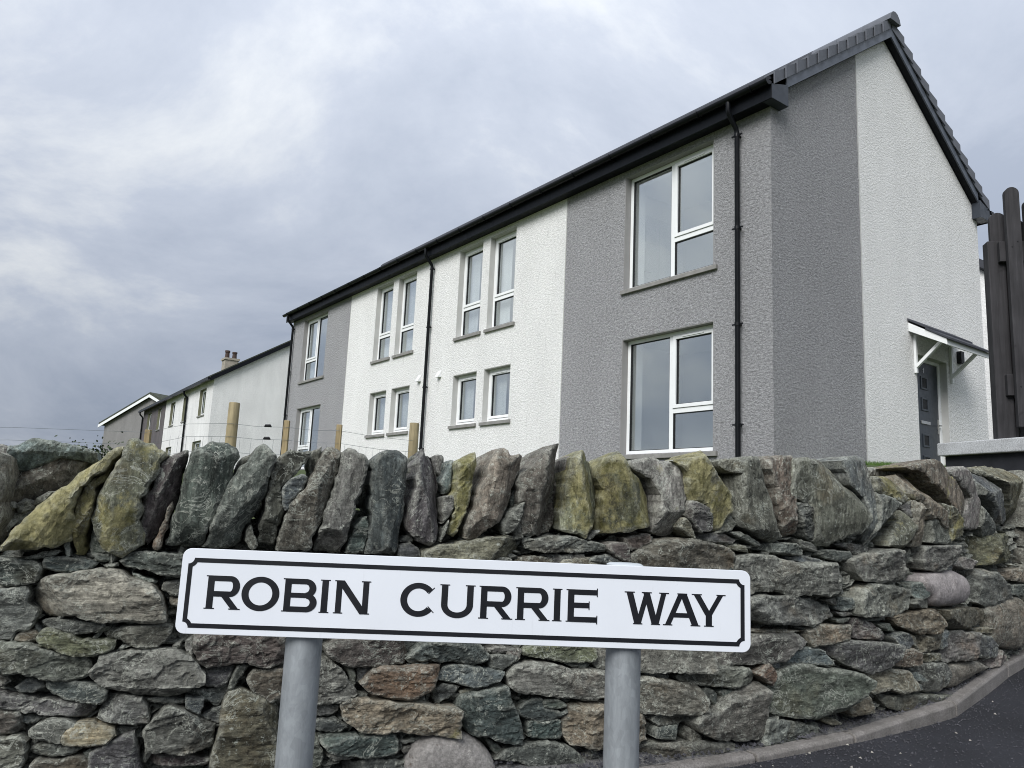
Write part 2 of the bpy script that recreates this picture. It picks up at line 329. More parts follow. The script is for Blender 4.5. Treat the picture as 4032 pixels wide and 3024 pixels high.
# kerb of straight edging units following the wall
KP = [(-3.6,1.75),(-2.4,1.93),(-1.35,2.12),(-.35,2.52),(.42,2.86),(1.02,3.2),(1.55,3.53),(2.33,4.12),(3.16,5.0),(4.0,5.78),(5.1,6.75),(6.2,7.65)]
kerb = empty('kerb', (KP[4][0], KP[4][1], EZ - .98)); tag(kerb, kind='structure')
kz = lambda p: kerb_base(*p) + .078
pv = []
for i in range(len(KP) - 1):
    a = Vector((*KP[i], kz(KP[i]))); c = Vector((*KP[i + 1], kz(KP[i + 1]))); t = (c - a).normalized(); a2 = a + t * .008; c2 = c - t * .008
    nx, ny = -t.y, t.x; b = MB(off=(-kerb.location.x, -kerb.location.y, EZ - kerb.location.z)); w = .062
    sec = lambda p: [(p.x, p.y, p.z - .25), (p.x, p.y, p.z - .012), (p.x + nx * .012, p.y + ny * .012, p.z), (p.x + nx * w, p.y + ny * w, p.z), (p.x + nx * w, p.y + ny * w, p.z - .25)]
    A = sec(a2); B = sec(c2); b.add(A + B, [(4, 3, 2, 1, 0), (5, 6, 7, 8, 9)] + [(j, (j + 1) % 5, 5 + (j + 1) % 5, 5 + j) for j in range(5)])
    b.build('kerb_unit', M['kerb'], kerb, bevel=.004)
# strip of dusty gravel between kerb and wall
vs = []; fs = []
for i, p in enumerate(np.linspace(0, 1, 90)):
    q = p * (len(KP) - 1); j = min(int(q), len(KP) - 2); f = q - j; x = KP[j][0] * (1 - f) + KP[j + 1][0] * f; y = KP[j][1] * (1 - f) + KP[j + 1][1] * f
    tx, ty = KP[j + 1][0] - KP[j][0], KP[j + 1][1] - KP[j][1]; l = math.hypot(tx, ty); nx, ny = -ty / l, tx / l
    for d_, h in ((.05, -.012), (.12, .012), (.22, .032), (.45, .045)): vs.append((x + nx * d_, y + ny * d_, EZ + kz((x, y)) + h + .006 * noise.noise((x * 9, y * 9, d_ * 20))))
b = MB(); b.add(vs, [(i * 4 + j, (i + 1) * 4 + j, (i + 1) * 4 + j + 1, i * 4 + j + 1) for i in range(89) for j in range(3)])
tag(b.build('gravel_strip', M['dust'], smooth=50), kind='structure')
def scatter(name, pts, smin, smax, mat, label):
    b = MB(); r = random.Random(9)
    for (x, y, z) in pts:
        s = r.uniform(smin, smax); a = r.uniform(0, 6.28); q = [Vector((math.cos(a + k * 2.1) * s * r.uniform(.7, 1.3), math.sin(a + k * 2.1) * s * r.uniform(.7, 1.3), -s * .2)) for k in range(3)]
        top = Vector((r.uniform(-.3, .3) * s, r.uniform(-.3, .3) * s, s * r.uniform(.5, 1.0))); o = Vector((x, y, z))
        b.add([tuple(o + k) for k in q] + [tuple(o + top)], [(0, 1, 3), (1, 2, 3), (2, 0, 3)])
    o = b.build(name, mat); return tag(o, label, 'gravel', kind='stuff')
pts = []
for k in range(5200):
    q = rnd.uniform(3.0, len(KP) - 1.2); j = int(q); f = q - j; x = KP[j][0] * (1 - f) + KP[j + 1][0] * f; y = KP[j][1] * (1 - f) + KP[j + 1][1] * f
    tx, ty = KP[j + 1][0] - KP[j][0], KP[j + 1][1] - KP[j][1]; l = math.hypot(tx, ty); d_ = abs(rnd.gauss(.15, .07)); 
    if d_ < .04: continue
    pts.append((x - ty / l * d_, y + tx / l * d_, EZ + kz((x, y)) + (.012 if d_ < .14 else .034)))
scatter('loose_gravel', pts, .004, .011, M['chip'], 'loose grey gravel between the kerb and the stone wall')
pts = [];  pp = []
for k in range(9000):
    q = rnd.uniform(3.0, len(KP) - 1.2); j = int(q); f = q - j; x = KP[j][0] * (1 - f) + KP[j + 1][0] * f; y = KP[j][1] * (1 - f) + KP[j + 1][1] * f
    tx, ty = KP[j + 1][0] - KP[j][0], KP[j + 1][1] - KP[j][1]; l = math.hypot(tx, ty); d_ = rnd.uniform(.02, 1) ** 1.6 * 1.7
    px, py = x + ty / l * d_, y - tx / l * d_; (pp if rnd.random() < .012 else pts).append((px, py, EZ + road_z(px, py) + .004))
scatter('road_chippings', pts, .002, .006, M['chip'], 'loose dark chippings lying on the asphalt beside the kerb')
scatter('pale_chippings', pp, .004, .009, M['palechip'], 'scattered pale stone chips on the dark asphalt')

# ------------------------------------------------------------------ dry stone wall
SC = dict(slate=(86,89,86), grey=(106,104,96), dgreen=(74,84,80), blue=(88,98,102), teal=(100,112,111), teal2=(94,106,104), brown=(97,88,79), dbrown=(80,75,68), brown2=(98,88,77), purple=(93,88,86),
  tan=(124,113,91), palet=(142,127,101), light=(136,129,119), light2=(116,113,106), gneiss=(138,127,118), olive=(100,98,72), yellow=(132,122,86), lime=(122,121,70), lichen=(134,131,104), orange=(122,92,68), orange2=(122,104,82),
  pink=(138,124,117), red=(116,90,80), rust=(96,62,44), green=(98,103,90), cracked=(99,88,72), boulder=(168,161,154), tanb=(124,117,98), spotted=(116,110,90))
wall = empty('dry_stone_wall', (wall_at(6)[0], wall_at(6)[1], EZ - .97))
tag(wall, 'curving dry stone wall of slate with upright coping stones behind the street sign', 'stone wall')
WO = wall.location

def stone_mesh(poly, seed, style, res=1.0):
    """poly: [(u, z)] outline on the wall face in metres, around (0, 0). Front face carved in relief, sides running back into the wall."""
    r = random.Random(seed); P = np.array(poly, float)
    A = 0.5 * np.sum(P[:, 0] * np.roll(P[:, 1], -1) - np.roll(P[:, 0], -1) * P[:, 1])
    if A < 0: P = P[::-1]; A = -A
    if style == 's': P = P * (1 + min(.05, .006 / math.sqrt(A)))
    size = math.sqrt(A); sp = min(max(size / 22, .0055), .013) / res
    out = []; n = len(P); jit = .10 if style != 'b' else 0
    for i in range(n):                                     # outline: rounded a little, chipped
        a, b = P[i], P[(i + 1) % n]; k = max(1, int(round(np.hypot(*(b - a)) / sp)))
        nrm = np.array([(b - a)[1], -(b - a)[0]]) / (np.hypot(*(b - a)) + 1e-9)
        for j in range(k):
            t = j / k; p = a + (b - a) * t
            if style == 'b':
                p0, p1, p2, p3 = P[i - 1], a, b, P[(i + 2) % n]
                p = .5 * ((2 * p1) + (-p0 + p2) * t + (2 * p0 - 5 * p1 + 4 * p2 - p3) * t * t + (-p0 + 3 * p1 - 3 * p2 + p3) * t ** 3)
            else:
                cor = max(0, 1 - min(t, 1 - t) * k * sp / .012)
                p = p - nrm * (cor * .002) + nrm * (size * .030 * noise.noise((p[0] * 14 + seed, p[1] * 14, 1.3)) + (.010 if style == 'c' else .003) * noise.noise((p[0] * 27, p[1] * 27, seed + 5)) + .004 * noise.noise((p[0] * 60, p[1] * 60, seed)))
            out.append(p)
    O = np.array(out); mn, mxx = O.min(0), O.max(0); ins = []
    y = mn[1] + sp / 2; row = 0
    while y < mxx[1]:
        x = mn[0] + (sp / 2 if row % 2 else 0)
        while x < mxx[0]: ins.append((x + r.uniform(-.28, .28) * sp, y + r.uniform(-.28, .28) * sp)); x += sp
        y += sp * .87; row += 1
    I = np.array(ins) if ins else np.zeros((0, 2))
    a = O; b = np.roll(O, -1, 0); ab = b - a; L2 = (ab ** 2).sum(1) + 1e-12
    def dist(Q):
        d = Q[:, None, :] - a[None]; t = np.clip((d * ab[None]).sum(2) / L2, 0, 1); return np.sqrt(((d - t[..., None] * ab[None]) ** 2).sum(2).min(1))
    def inside(Q):
        c = np.zeros(len(Q), bool)
        for i in range(len(a)):
            if abs(ab[i, 1]) < 1e-12: continue
            s = ((a[i, 1] > Q[:, 1]) != (b[i, 1] > Q[:, 1])) & (Q[:, 0] < a[i, 0] + ab[i, 0] * (Q[:, 1] - a[i, 1]) / ab[i, 1]); c ^= s
        return c
    if len(I): I = I[inside(I)]
    if len(I): I = I[dist(I) > sp * .45]
    no = len(O); V = np.vstack([O, I]) if len(I) else O
    V2, E2, F2, ov, oe, of = delaunay_2d_cdt([Vector(p) for p in V], [(i, (i + 1) % no) for i in range(no)], [], 1, 1e-6)
    V = np.array([tuple(v) for v in V2]); d = dist(V); dm = d.max() + 1e-9
    if style == 'b':
        q = np.clip(d / dm, 0, 1); h = min(dm * .6, .055) * np.sqrt(np.clip(1 - (1 - q) ** 2, 0, 1))
        h = h + np.array([.006 * noise.noise((p[0] * 9, p[1] * 9, seed)) for p in V])
    else:
        hc = min(dm * .45, .028); c0 = V.mean(0); Q = V - c0
        ta = r.uniform(0, 2 * math.pi); m = r.uniform(.04, .24); h = hc + m * (Q[:, 0] * math.cos(ta) + Q[:, 1] * math.sin(ta))
        cov = np.cov(Q.T) + np.eye(2) * 1e-9; ev, evec = np.linalg.eigh(cov); ax = evec[:, 1]; per = math.atan2(-ax[0], ax[1])     # across the long axis
        if math.cos(per) < 0: per += math.pi
        cuts = []
        if style == 'c':
            cuts = [(per + r.uniform(-.3, .3), r.uniform(-.15, .55), r.uniform(.7, 1.5)), (per + math.pi + r.uniform(-.35, .35), r.uniform(.1, .9), r.uniform(.4, 1.1)), (r.uniform(1.2, 1.9), r.uniform(.6, .95), r.uniform(.5, 1.2)), (r.uniform(4.3, 5.1), r.uniform(.45, .9), r.uniform(.5, 1.3))]
            if r.random() < .5: cuts.append((r.uniform(0, 6.28), r.uniform(.2, .6), r.uniform(.3, .7)))
        else:
            cuts = []
            if r.random() < .55: cuts.append((r.uniform(1.25, 1.9), r.uniform(.6, .97), r.uniform(.6, 1.5)))
            if r.random() < .6: cuts.append((r.uniform(4.3, 5.1), r.uniform(.65, .97), r.uniform(.6, 1.7)))
            if r.random() < .7: cuts.append((r.choice((0, math.pi)) + r.uniform(-.6, .6), r.uniform(.2, .9), r.uniform(.35, 1.2)))
        wob = np.array([noise.noise((p[0] * 13 + seed, p[1] * 13, 8.8)) for p in V]) * size * .025
        for an, fr_, m in cuts:
            pr_ = Q[:, 0] * math.cos(an) + Q[:, 1] * math.sin(an); h = np.minimum(h, hc + m * (pr_.max() * fr_ - pr_ + wob))
        h = np.clip(h, -.09, .09)
        th = r.uniform(-.35, .35) + (1.2 if style == 'c' and r.random() < .6 else 0); ct, st = math.cos(th), math.sin(th); ex = np.empty(len(V)); ta_ = r.uniform(.0035, .0095)
        for i, p in enumerate(V):
            uu, vv = p[0] * ct + p[1] * st, -p[0] * st + p[1] * ct
            f = noise.fractal((uu * 6 + seed, vv * 19, seed * .37), 1.0, 2.1, 4); q_ = f * 2.4
            ex[i] = ta_ * (math.floor(q_) + min(1, max(0, (q_ - math.floor(q_) - .75) / .25))) + .003 * noise.noise((uu * 14, vv * 26 + seed, 4.1)) + .0026 * noise.noise((uu * 50, vv * 110, seed)) + .002 * noise.noise((p[0] * 130, p[1] * 130, seed + 3))
        h = h + ex * min(1, size / .11) * (.5 if style == 'c' else .8)
        rr = r.uniform(.0015, .004); q = np.clip(d / rr, 0, 1); h = h - (1 - np.sqrt(np.clip(1 - (1 - q) ** 2, 0, 1))) * (rr * 1.2 + .003)
    h = np.where(np.arange(len(V)) < 0, h, h)
    # mesh: front in +n (local -y)
    verts = [(float(p[0]), -float(hh), float(p[1])) for p, hh in zip(V, h)]; faces = [tuple(f) for f in F2]
    ring = [ov.index([i]) if [i] in ov else next((j for j, o_ in enumerate(ov) if i in o_), 0) for i in range(no)]
    c0 = O.mean(0); dep = min(.25, size * .9 + .06); prev = ring
    for dd, ss in ((.35, .985), (1.0, .86)):
        base = len(verts)
        for i in range(no):
            p = c0 + (O[i] - c0) * ss; verts.append((float(p[0]), dep * dd + .01 * noise.noise((p[0] * 20, p[1] * 20, dd * 5)), float(p[1])))
        faces += [(prev[i], prev[(i + 1) % no], base + (i + 1) % no, base + i) for i in range(no)]; prev = list(range(base, base + no))
    faces.append(tuple(prev[::-1]))
    m = bpy.data.meshes.new('stone'); m.from_pydata(verts, [], faces)
    bm = bmesh.new(); bm.from_mesh(m); bmesh.ops.recalc_face_normals(bm, faces=bm.faces); bm.to_mesh(m); bm.free()
    m.polygons.foreach_set('use_smooth', [True] * len(m.polygons)); m.set_sharp_from_angle(angle=rad(60 if style == 'b' else 16))
    return m

def put_stone(kind, col, moss, off, pts, seed, jit=6):
    sm = sum(p[0] for p in pts) / len(pts); zm = sum(p[1] for p in pts) / len(pts)
    x, y, tx, ty = wall_at(sm); r = random.Random(seed); off -= .03 * min(max((sm - 7.5) / 1.5, 0), 1) + (.03 if kind == 'b' else 0)
    m = stone_mesh([(p[0] - sm, p[1] - zm) for p in pts], seed, kind)
    m.materials.append(M['stone' if col == 'tanb' else {'b': 'boulder', 'c': 'upright'}.get(kind, 'stone')])
    o = bpy.data.objects.new({'c': 'coping_stone', 'b': 'boulder'}.get(kind, 'stone'), m); COL.objects.link(o); o.parent = wall
    o.location = (x + ty * off - WO.x, y - tx * off - WO.y, EZ + zm - WO.z); o.rotation_euler = (0, 0, math.atan2(ty, tx))
    c = SC[col]; j = r.uniform(-jit, jit); mu = sum(c) / 3; o.color = (*lin(*[max(8, (mu * .80 + q_ * .16) + (q - mu) * .55 + j + r.uniform(-2.5, 2.5)) for q, q_ in zip(c, (95, 101, 91))])[:3], moss)
    return o

STONES = """c brown 0 -.16 3678,134 3708,131 3744,86 3861,109 3946,94 3914,51 3856,-23 3786,-108 3722,-172
c teal 0 -.13 3719,128 3751,134 3777,160 3833,155 3863,151 3916,145 3927,131 3967,126 3974,98 3930,89 3869,104 3818,77 3763,50 3728,54
c grey 0 -.15 3682,135 3714,131 3722,49 3700,9
c yellow .8 .05 3793,-177 3823,-115 3880,-37 3935,17 3987,75 4027,112 4067,145 4077,136 4053,95 4023,55 3975,11 3966,-26 3965,-70 3967,-143 3943,-162 3903,-170 3849,-175 3812,-180
c yellow .6 .02 4048,96 4038,61 4017,6 4007,-54 4002,-95 3993,-133 3993,-188 3974,-192 3961,-145 3964,-86 3961,-30 3982,20 4018,56
c olive .5 .03 4072,143 4083,167 4100,172 4140,159 4171,142 4201,122 4183,92 4160,17 4139,-18 4146,-78 4159,-153 4132,-176 4103,-190 4067,-178 4037,-149 4009,-80 4021,-9 4046,68 4069,108
c dbrown 0 0 4200,122 4220,133 4252,145 4258,126 4244,81 4243,18 4229,-53 4210,-108 4177,-139 4166,-160 4148,-117 4137,-26 4154,14 4172,77
c rust 0 .01 4222,-18 4229,-60 4212,-126 4196,-170 4182,-139 4203,-77
c dgreen 0 .02 4258,133 4291,159 4323,175 4361,174 4397,163 4413,135 4393,82 4379,25 4355,-32 4335,-91 4323,-153 4280,-156 4219,-148 4219,-114 4233,-52 4245,10 4246,73
c grey 0 -.08 4401,85 4424,137 4451,151 4444,104 4416,61 4397,43
c slate 0 .02 4459,163 4477,177 4503,162 4519,135 4504,64 4498,-1 4476,-59 4451,-87 4444,-127 4428,-159 4361,-162 4323,-157 4337,-111 4349,-48 4365,16 4397,74 4432,121
s brown 0 0 4465,-84 4479,-115 4490,-147 4476,-163 4455,-144 4448,-108
s dgreen 0 0 3938,-154 3952,-146 3963,-190 3953,-196 3943,-179
s dgreen 0 -.02 4005,-123 4013,-111 4037,-156 4064,-179 4027,-193 4008,-171
c dbrown 0 0 4516,98 4532,136 4558,161 4587,167 4636,167 4627,134 4597,95 4553,38 4553,-7 4568,-39 4553,-89 4552,-129 4546,-146 4487,-149 4491,-107 4502,-18 4505,44
s blue 0 .02 4547,33 4564,63 4603,88 4626,79 4626,58 4582,2 4580,-18 4565,-31 4552,-3
c grey 0 -.07 4636,138 4646,169 4679,191 4684,158 4661,96 4646,74
c brown 0 .02 4647,105 4675,166 4690,186 4724,185 4742,175 4733,123 4717,59 4705,8 4692,-34 4658,-122 4653,-158 4596,-162 4549,-163 4552,-116 4569,-31 4593,11 4627,50
c grey 0 .03 4756,186 4788,169 4820,146 4818,115 4805,55 4790,-22 4774,-93 4763,-164 4672,-163 4672,-113 4691,-42 4707,16 4721,97 4733,161
s dgreen 0 0 4832,-42 4845,-75 4837,-164 4777,-165 4785,-111 4803,-68
c grey 0 -.08 4844,134 4871,145 4865,33 4846,-12 4825,-22 4833,49
c dgreen 0 .03 4828,150 4862,172 4905,188 4931,192 4958,172 4962,111 4963,-6 4950,-83 4943,-164 4839,-168 4840,-116 4846,-36 4839,31 4825,82 4835,116
c purple 0 .02 5013,172 5017,208 5029,211 5044,183 5073,180 5090,123 5097,44 5100,-44 5091,-123 5055,-132 5014,-125 4975,-83 4969,-62 4986,30 5003,118
c grey 0 -.1 5017,182 5045,201 5061,171 5047,97 5008,113
c grey 0 -.1 5094,188 5123,197 5129,167 5134,92 5107,128
c blue 0 -.04 5116,163 5154,175 5158,138 5147,51 5123,45 5110,99
s grey 0 .01 5103,35 5131,45 5146,33 5139,-16 5109,-57 5101,0
s slate 0 .03 5127,-43 5124,-69 5102,-120 5096,-118 5108,-74
c lime .8 .02 5144,167 5176,190 5217,203 5217,149 5210,103 5199,40 5192,-5 5171,-50 5155,-104 5131,-87 5138,-43 5143,28 5143,100
c tan .0 .03 5274,198 5293,213 5333,221 5344,203 5397,202 5395,174 5374,103 5356,47 5348,10 5321,-36 5274,-69 5242,-101 5219,-115 5190,-111 5192,-63 5203,-13 5224,50 5244,119
s grey 0 -.04 5223,68 5255,77 5236,14 5217,4
c grey 0 -.09 5292,139 5324,212 5349,226 5317,150 5275,86 5255,80
s dgreen 0 -.03 5384,76 5409,87 5417,59 5391,21 5377,2 5370,39
s grey 0 .02 5406,33 5403,-15 5376,-70 5342,-87 5323,-50 5348,-8
s brown 0 0 5403,-47 5425,-102 5385,-107 5384,-71
c brown 0 .02 5436,172 5470,202 5505,245 5541,260 5564,259 5568,161 5574,67 5572,-27 5559,-78 5493,-89 5417,-94 5400,-47 5383,104 5416,147
c pink 0 -.06 5605,215 5647,233 5644,168 5625,109 5610,74
c lichen .6 .02 5605,211 5626,234 5663,239 5675,206 5713,194 5722,156 5748,90 5744,56 5718,7 5699,-46 5668,-94 5573,-64 5576,20 5584,86 5602,149
c olive .7 .03 5719,189 5761,226 5794,250 5817,220 5846,173 5920,152 5955,105 5962,46 5957,-27 5895,-48 5812,-60 5753,-77 5731,-68 5734,27 5743,94 5714,160
s slate 0 0 5678,-90 5709,-65 5741,-59 5731,-74 5694,-99
c light .15 .0 5845,203 5903,222 5973,242 6004,223 6066,228 6104,194 6133,176 6128,84 6112,12 6094,-68 6063,-76 5978,-61 5983,-2 5988,87 5945,150 5863,175
c pink 0 -.12 6247,255 6276,280 6290,263 6338,250 6222,235
c lichen .8 .03 6043,222 6124,230 6195,269 6256,279 6290,242 6311,196 6360,178 6353,136 6332,104 6339,42 6311,-10 6257,-52 6230,17 6203,57 6145,64 6107,93 6109,169 6081,202
s slate 0 .02 6121,68 6166,65 6225,53 6245,8 6252,-43 6173,-53 6141,-21 6097,12
s tan 0 .03 6101,3 6127,-21 6165,-82 6146,-80 6077,-38 6083,-3
s grey 0 .01 6358,16 6386,-14 6365,-45 6275,-55 6316,-11
c grey 0 .02 6299,238 6349,257 6399,250 6451,267 6550,280 6557,234 6595,138 6618,53 6649,-16 6681,-59 6623,-87 6523,-62 6398,-29 6377,2 6391,128 6399,197 6320,213
c red 0 0 6572,279 6649,288 6769,299 6778,272 6771,192 6748,124 6755,69 6807,20 6843,-29 6806,-49 6735,-61 6685,-33 6661,32 6630,118 6607,194 6575,246
c grey 0 .03 6751,280 6846,290 7011,293 7059,244 7087,181 7180,174 7231,123 7254,53 7245,-13 7128,-50 7006,-83 6918,-101 6891,-71 6857,40 6822,94 6716,100 6717,128 6736,201
s slate 0 .01 6751,85 6850,98 6877,40 6915,-88 6828,-56 6793,-2
c teal2 0 .0 7068,298 7205,327 7326,345 7382,321 7402,267 7418,156 7437,82 7409,2 7361,-60 7330,-102 7296,-31 7306,66 7271,137 7135,184 7106,242
c slate 0 .02 7395,170 7499,147 7675,95 7600,20 7474,-51 7402,-100 7323,-101 7338,-29 7387,32
c olive .6 -.03 7466,246 7600,257 7842,262 7852,202 7803,134 7759,106 7618,152 7473,177
c olive .3 .01 7715,93 7765,43 7775,-85 7752,-108 7490,-94 7517,-44 7646,40
s slate 0 0 7711,112 7781,147 7808,44 7797,-2
c light 0 -.15 7677,300 7955,328 8181,333 8196,305 8140,283 7688,263
c tan .25 .02 7763,277 7849,289 7935,234 8115,161 8215,69 8245,7 8170,6 8068,65 7932,41 7906,100 7781,160 7757,211
c tan 0 .02 7766,146 7849,124 7918,60 7911,-84 7773,-91 7762,24
s slate 0 0 7982,42 8124,65 8228,6 8302,0 8273,-76 7970,-71
c tan .25 .0 7740,311 7949,353 8180,384 8251,350 8303,311 8454,262 8656,199 8625,138 8554,92 8560,-10 8475,-25 8426,59 8318,127 8179,219 8040,267 7976,297
s olive .3 .02 8149,142 8279,126 8386,59 8384,-26 8234,-75 8246,14
c light .1 0 8269,337 8510,372 8797,388 8831,314 8857,184 8900,25 8585,12 8578,107 8656,199 8456,277 8322,305
c blue 0 0 8839,360 9253,371 9270,323 9387,231 9532,103 9466,68 9195,54 9089,154 8863,223
c slate 0 .02 8795,220 9044,153 9124,54 9038,-18 8915,-38 8809,24
c tan .2 -.02 8909,385 9257,425 9722,445 9851,409 10069,350 10042,98 9770,65 9616,113 9493,235 9372,329
s slate 0 0 3839,-204 3873,-185 3918,-174 3935,-179 3920,-191 3878,-205
s dgreen 0 .01 3773,-199 3832,-203 3878,-209 3893,-223 3888,-260 3870,-271 3829,-278 3783,-272
s dgreen 0 0 3891,-210 3900,-197 3963,-195 4036,-208 4028,-225 3976,-241 3925,-236 3898,-228
s dgreen 0 -.01 4014,-182 4062,-181 4084,-195 4079,-208 4038,-207
s slate 0 0 4043,-214 4091,-209 4095,-218 4065,-225
s dgreen 0 .01 4098,-203 4117,-185 4157,-173 4268,-178 4293,-212 4271,-247 4225,-243 4171,-229 4117,-219
s gneiss 0 .02 3891,-266 3921,-247 3970,-241 4025,-227 4106,-231 4132,-248 4193,-269 4224,-299 4243,-373 4205,-380 4160,-376 4086,-376 4049,-376 4001,-361 3914,-367 3882,-323 3875,-305
s dgreen 0 0 4132,-235 4164,-245 4205,-263 4199,-271 4163,-260 4136,-246
s grey 0 0 4223,-263 4269,-257 4305,-263 4302,-297 4248,-303 4222,-286
s tan 0 0 4246,-312 4270,-306 4303,-312 4299,-342 4252,-335
s grey 0 0 3779,-289 3840,-284 3867,-280 3871,-327 3897,-351 3891,-380 3884,-401 3853,-408 3846,-429 3797,-426
s tan 0 0 3850,-415 3868,-406 3897,-405 3909,-419 3905,-436 3876,-438 3849,-431
s blue 0 -.02 3885,-390 3900,-392 3914,-404 3904,-418 3889,-404
s slate 0 0 3910,-380 3926,-371 3985,-373 4033,-382 4074,-385 4078,-396 4043,-412 4004,-418 3963,-407 3919,-394
s olive .15 .02 3911,-419 3921,-400 3940,-398 3981,-412 4022,-429 4068,-429 4109,-433 4108,-456 4070,-470 4027,-475 3987,-467 3953,-453 3920,-444
s grey 0 .01 4075,-415 4104,-400 4164,-390 4240,-385 4262,-394 4259,-431 4236,-449 4199,-456 4160,-448 4128,-435 4090,-429
s slate 0 -.01 4044,-432 4061,-410 4077,-402 4070,-421 4057,-432
s grey 0 .02 3804,-429 3855,-435 3901,-443 3975,-469 4042,-484 4057,-502 4051,-533 4023,-543 3977,-544 3925,-531 3879,-519 3815,-512
s teal 0 0 4117,-466 4128,-446 4156,-450 4143,-460
s light 0 0 4268,-452 4298,-436 4290,-463 4277,-468
s slate 0 0 4304,-438 4326,-425 4334,-483 4309,-471
s light2 0 .02 4058,-512 4079,-495 4080,-474 4113,-467 4173,-461 4241,-457 4302,-467 4336,-491 4368,-529 4368,-558 4330,-571 4290,-591 4245,-591 4159,-579 4111,-563 4076,-548 4058,-526
s slate 0 -.01 4325,-585 4404,-581 4440,-568 4443,-602 4417,-637 4390,-621 4333,-600
s slate 0 -.01 4359,-534 4376,-524 4417,-522 4454,-519 4440,-568 4404,-581 4374,-572
s brown 0 .02 4328,-420 4384,-402 4592,-422 4603,-511 4546,-523 4488,-507 4450,-506 4374,-516 4343,-491 4329,-461
s slate 0 .01 4463,-516 4497,-513 4474,-554 4452,-594 4441,-590 4448,-553
s light 0 0 3813,-519 3843,-530 3854,-544 3834,-561 3819,-560
s slate 0 0 3866,-561 3892,-536 3938,-549 3943,-563 3907,-579 3887,-575
s dgreen 0 0 3945,-552 3964,-544 4053,-553 4105,-571 4105,-599 4090,-613 4026,-604 3979,-588 3951,-570
s purple 0 .01 3820,-568 3859,-579 3930,-591 3995,-600 4069,-613 4074,-627 4053,-651 3994,-642 3935,-629 3864,-617 3825,-606
s grey 0 .02 4107,-591 4143,-587 4202,-594 4222,-627 4226,-666 4186,-668 4125,-662 4085,-657 4095,-626
s slate 0 0 4204,-603 4245,-599 4320,-608 4325,-623 4282,-622 4229,-614
s blue 0 .02 4322,-601 4376,-602 4373,-642 4366,-653 4326,-632
s green 0 .03 4216,-688 4251,-644 4276,-618 4318,-630 4367,-665 4412,-682 4415,-719 4411,-751 4348,-755 4280,-751 4229,-745 4221,-716
s slate 0 0 4372,-665 4402,-642 4439,-636 4429,-687 4395,-678
s cracked 0 .02 4440,-591 4465,-585 4511,-595 4567,-620 4596,-644 4607,-846 4413,-829 4412,-750 4424,-689 4427,-642
s grey 0 0 3823,-615 3890,-624 3901,-682 3864,-687 3833,-690
s blue 0 -.01 3890,-640 3912,-637 3942,-648 3922,-665 3895,-660
s slate 0 .01 3916,-680 3947,-654 3975,-643 4035,-657 4048,-661 4012,-687 4006,-718 3963,-705 3921,-693
s palet 0 .02 4008,-691 4025,-668 4049,-655 4089,-664 4137,-673 4146,-694 4125,-714 4077,-722 4044,-722 4011,-710
s slate 0 -.01 4134,-684 4205,-684 4170,-707 4147,-709
s slate 0 0 3923,-734 3943,-718 3982,-718 4048,-729 4055,-737 4031,-751 3974,-756 3938,-748
s grey 0 .01 3836,-694 3895,-689 3919,-704 3919,-757 3910,-784 3850,-794
s slate 0 .02 4085,-739 4141,-708 4192,-689 4206,-729 4226,-813 4093,-805
s slate 0 0 4060,-747 4082,-738 4085,-766 4076,-769
s brown 0 0 3935,-775 3942,-758 4007,-761 4057,-750 4082,-769 4087,-811 3938,-802
s brown 0 0 4217,-766 4263,-762 4351,-772 4405,-781 4404,-802 4354,-801 4284,-799 4241,-786
s brown 0 .01 4494,-559 4510,-529 4567,-527 4622,-529 4622,-614 4568,-623 4516,-594
s brown 0 .01 4727,-466 4760,-447 4825,-432 4993,-439 5011,-497 5004,-526 4917,-531 4816,-530 4764,-502 4735,-486
s dgreen 0 .01 5009,-513 5040,-481 5079,-459 5161,-453 5249,-452 5299,-504 5291,-521 5249,-533 5165,-524 5092,-520 5021,-524
s slate 0 0 5293,-489 5349,-477 5423,-492 5414,-505 5303,-500
s slate 0 .01 5304,-505 5425,-507 5411,-524 5355,-559 5311,-552
s grey 0 .01 4669,-515 4744,-506 4792,-539 4811,-571 4848,-616 4832,-627 4776,-640 4720,-647 4679,-640
s grey 0 0 4811,-541 4835,-538 4842,-574 4840,-602 4827,-590
s slate 0 0 4844,-539 4886,-536 4896,-552 4872,-576 4847,-583
s orange 0 .03 4854,-581 4892,-538 4934,-528 4999,-534 5074,-532 5127,-534 5116,-570 5083,-610 5032,-636 4989,-640 4924,-623 4885,-609
s slate 0 0 5011,-532 5091,-526 5066,-550 5043,-551
s blue 0 .02 5117,-564 5158,-541 5218,-534 5288,-549 5361,-564 5356,-577 5301,-600 5254,-611 5189,-596 5124,-581
s slate 0 0 5105,-638 5114,-614 5145,-598 5205,-609 5171,-645 5122,-661
s olive .1 0 5202,-626 5238,-619 5299,-613 5277,-633 5212,-641
s dgreen 0 .03 5195,-672 5206,-640 5302,-615 5369,-611 5395,-665 5421,-713 5439,-776 5440,-810 5368,-797 5306,-769 5236,-760 5211,-718
s palet .1 .03 4797,-648 4804,-633 4861,-628 4937,-636 5050,-649 5140,-665 5195,-672 5192,-705 5191,-762 5101,-752 5000,-738 4928,-741 4869,-730 4809,-695
s slate 0 0 4848,-618 4884,-618 4889,-636 4873,-645 4847,-634
s slate 0 0 4681,-650 4762,-650 4799,-652 4780,-674 4748,-684 4684,-679
s slate 0 0 4701,-689 4781,-690 4833,-720 4809,-734 4769,-736 4711,-717
s dgreen 0 .02 4736,-744 4774,-736 4868,-748 4982,-749 4995,-784 4991,-811 4919,-818 4852,-805 4778,-792 4756,-772
s slate 0 0 4997,-774 5093,-764 5063,-782 5015,-787
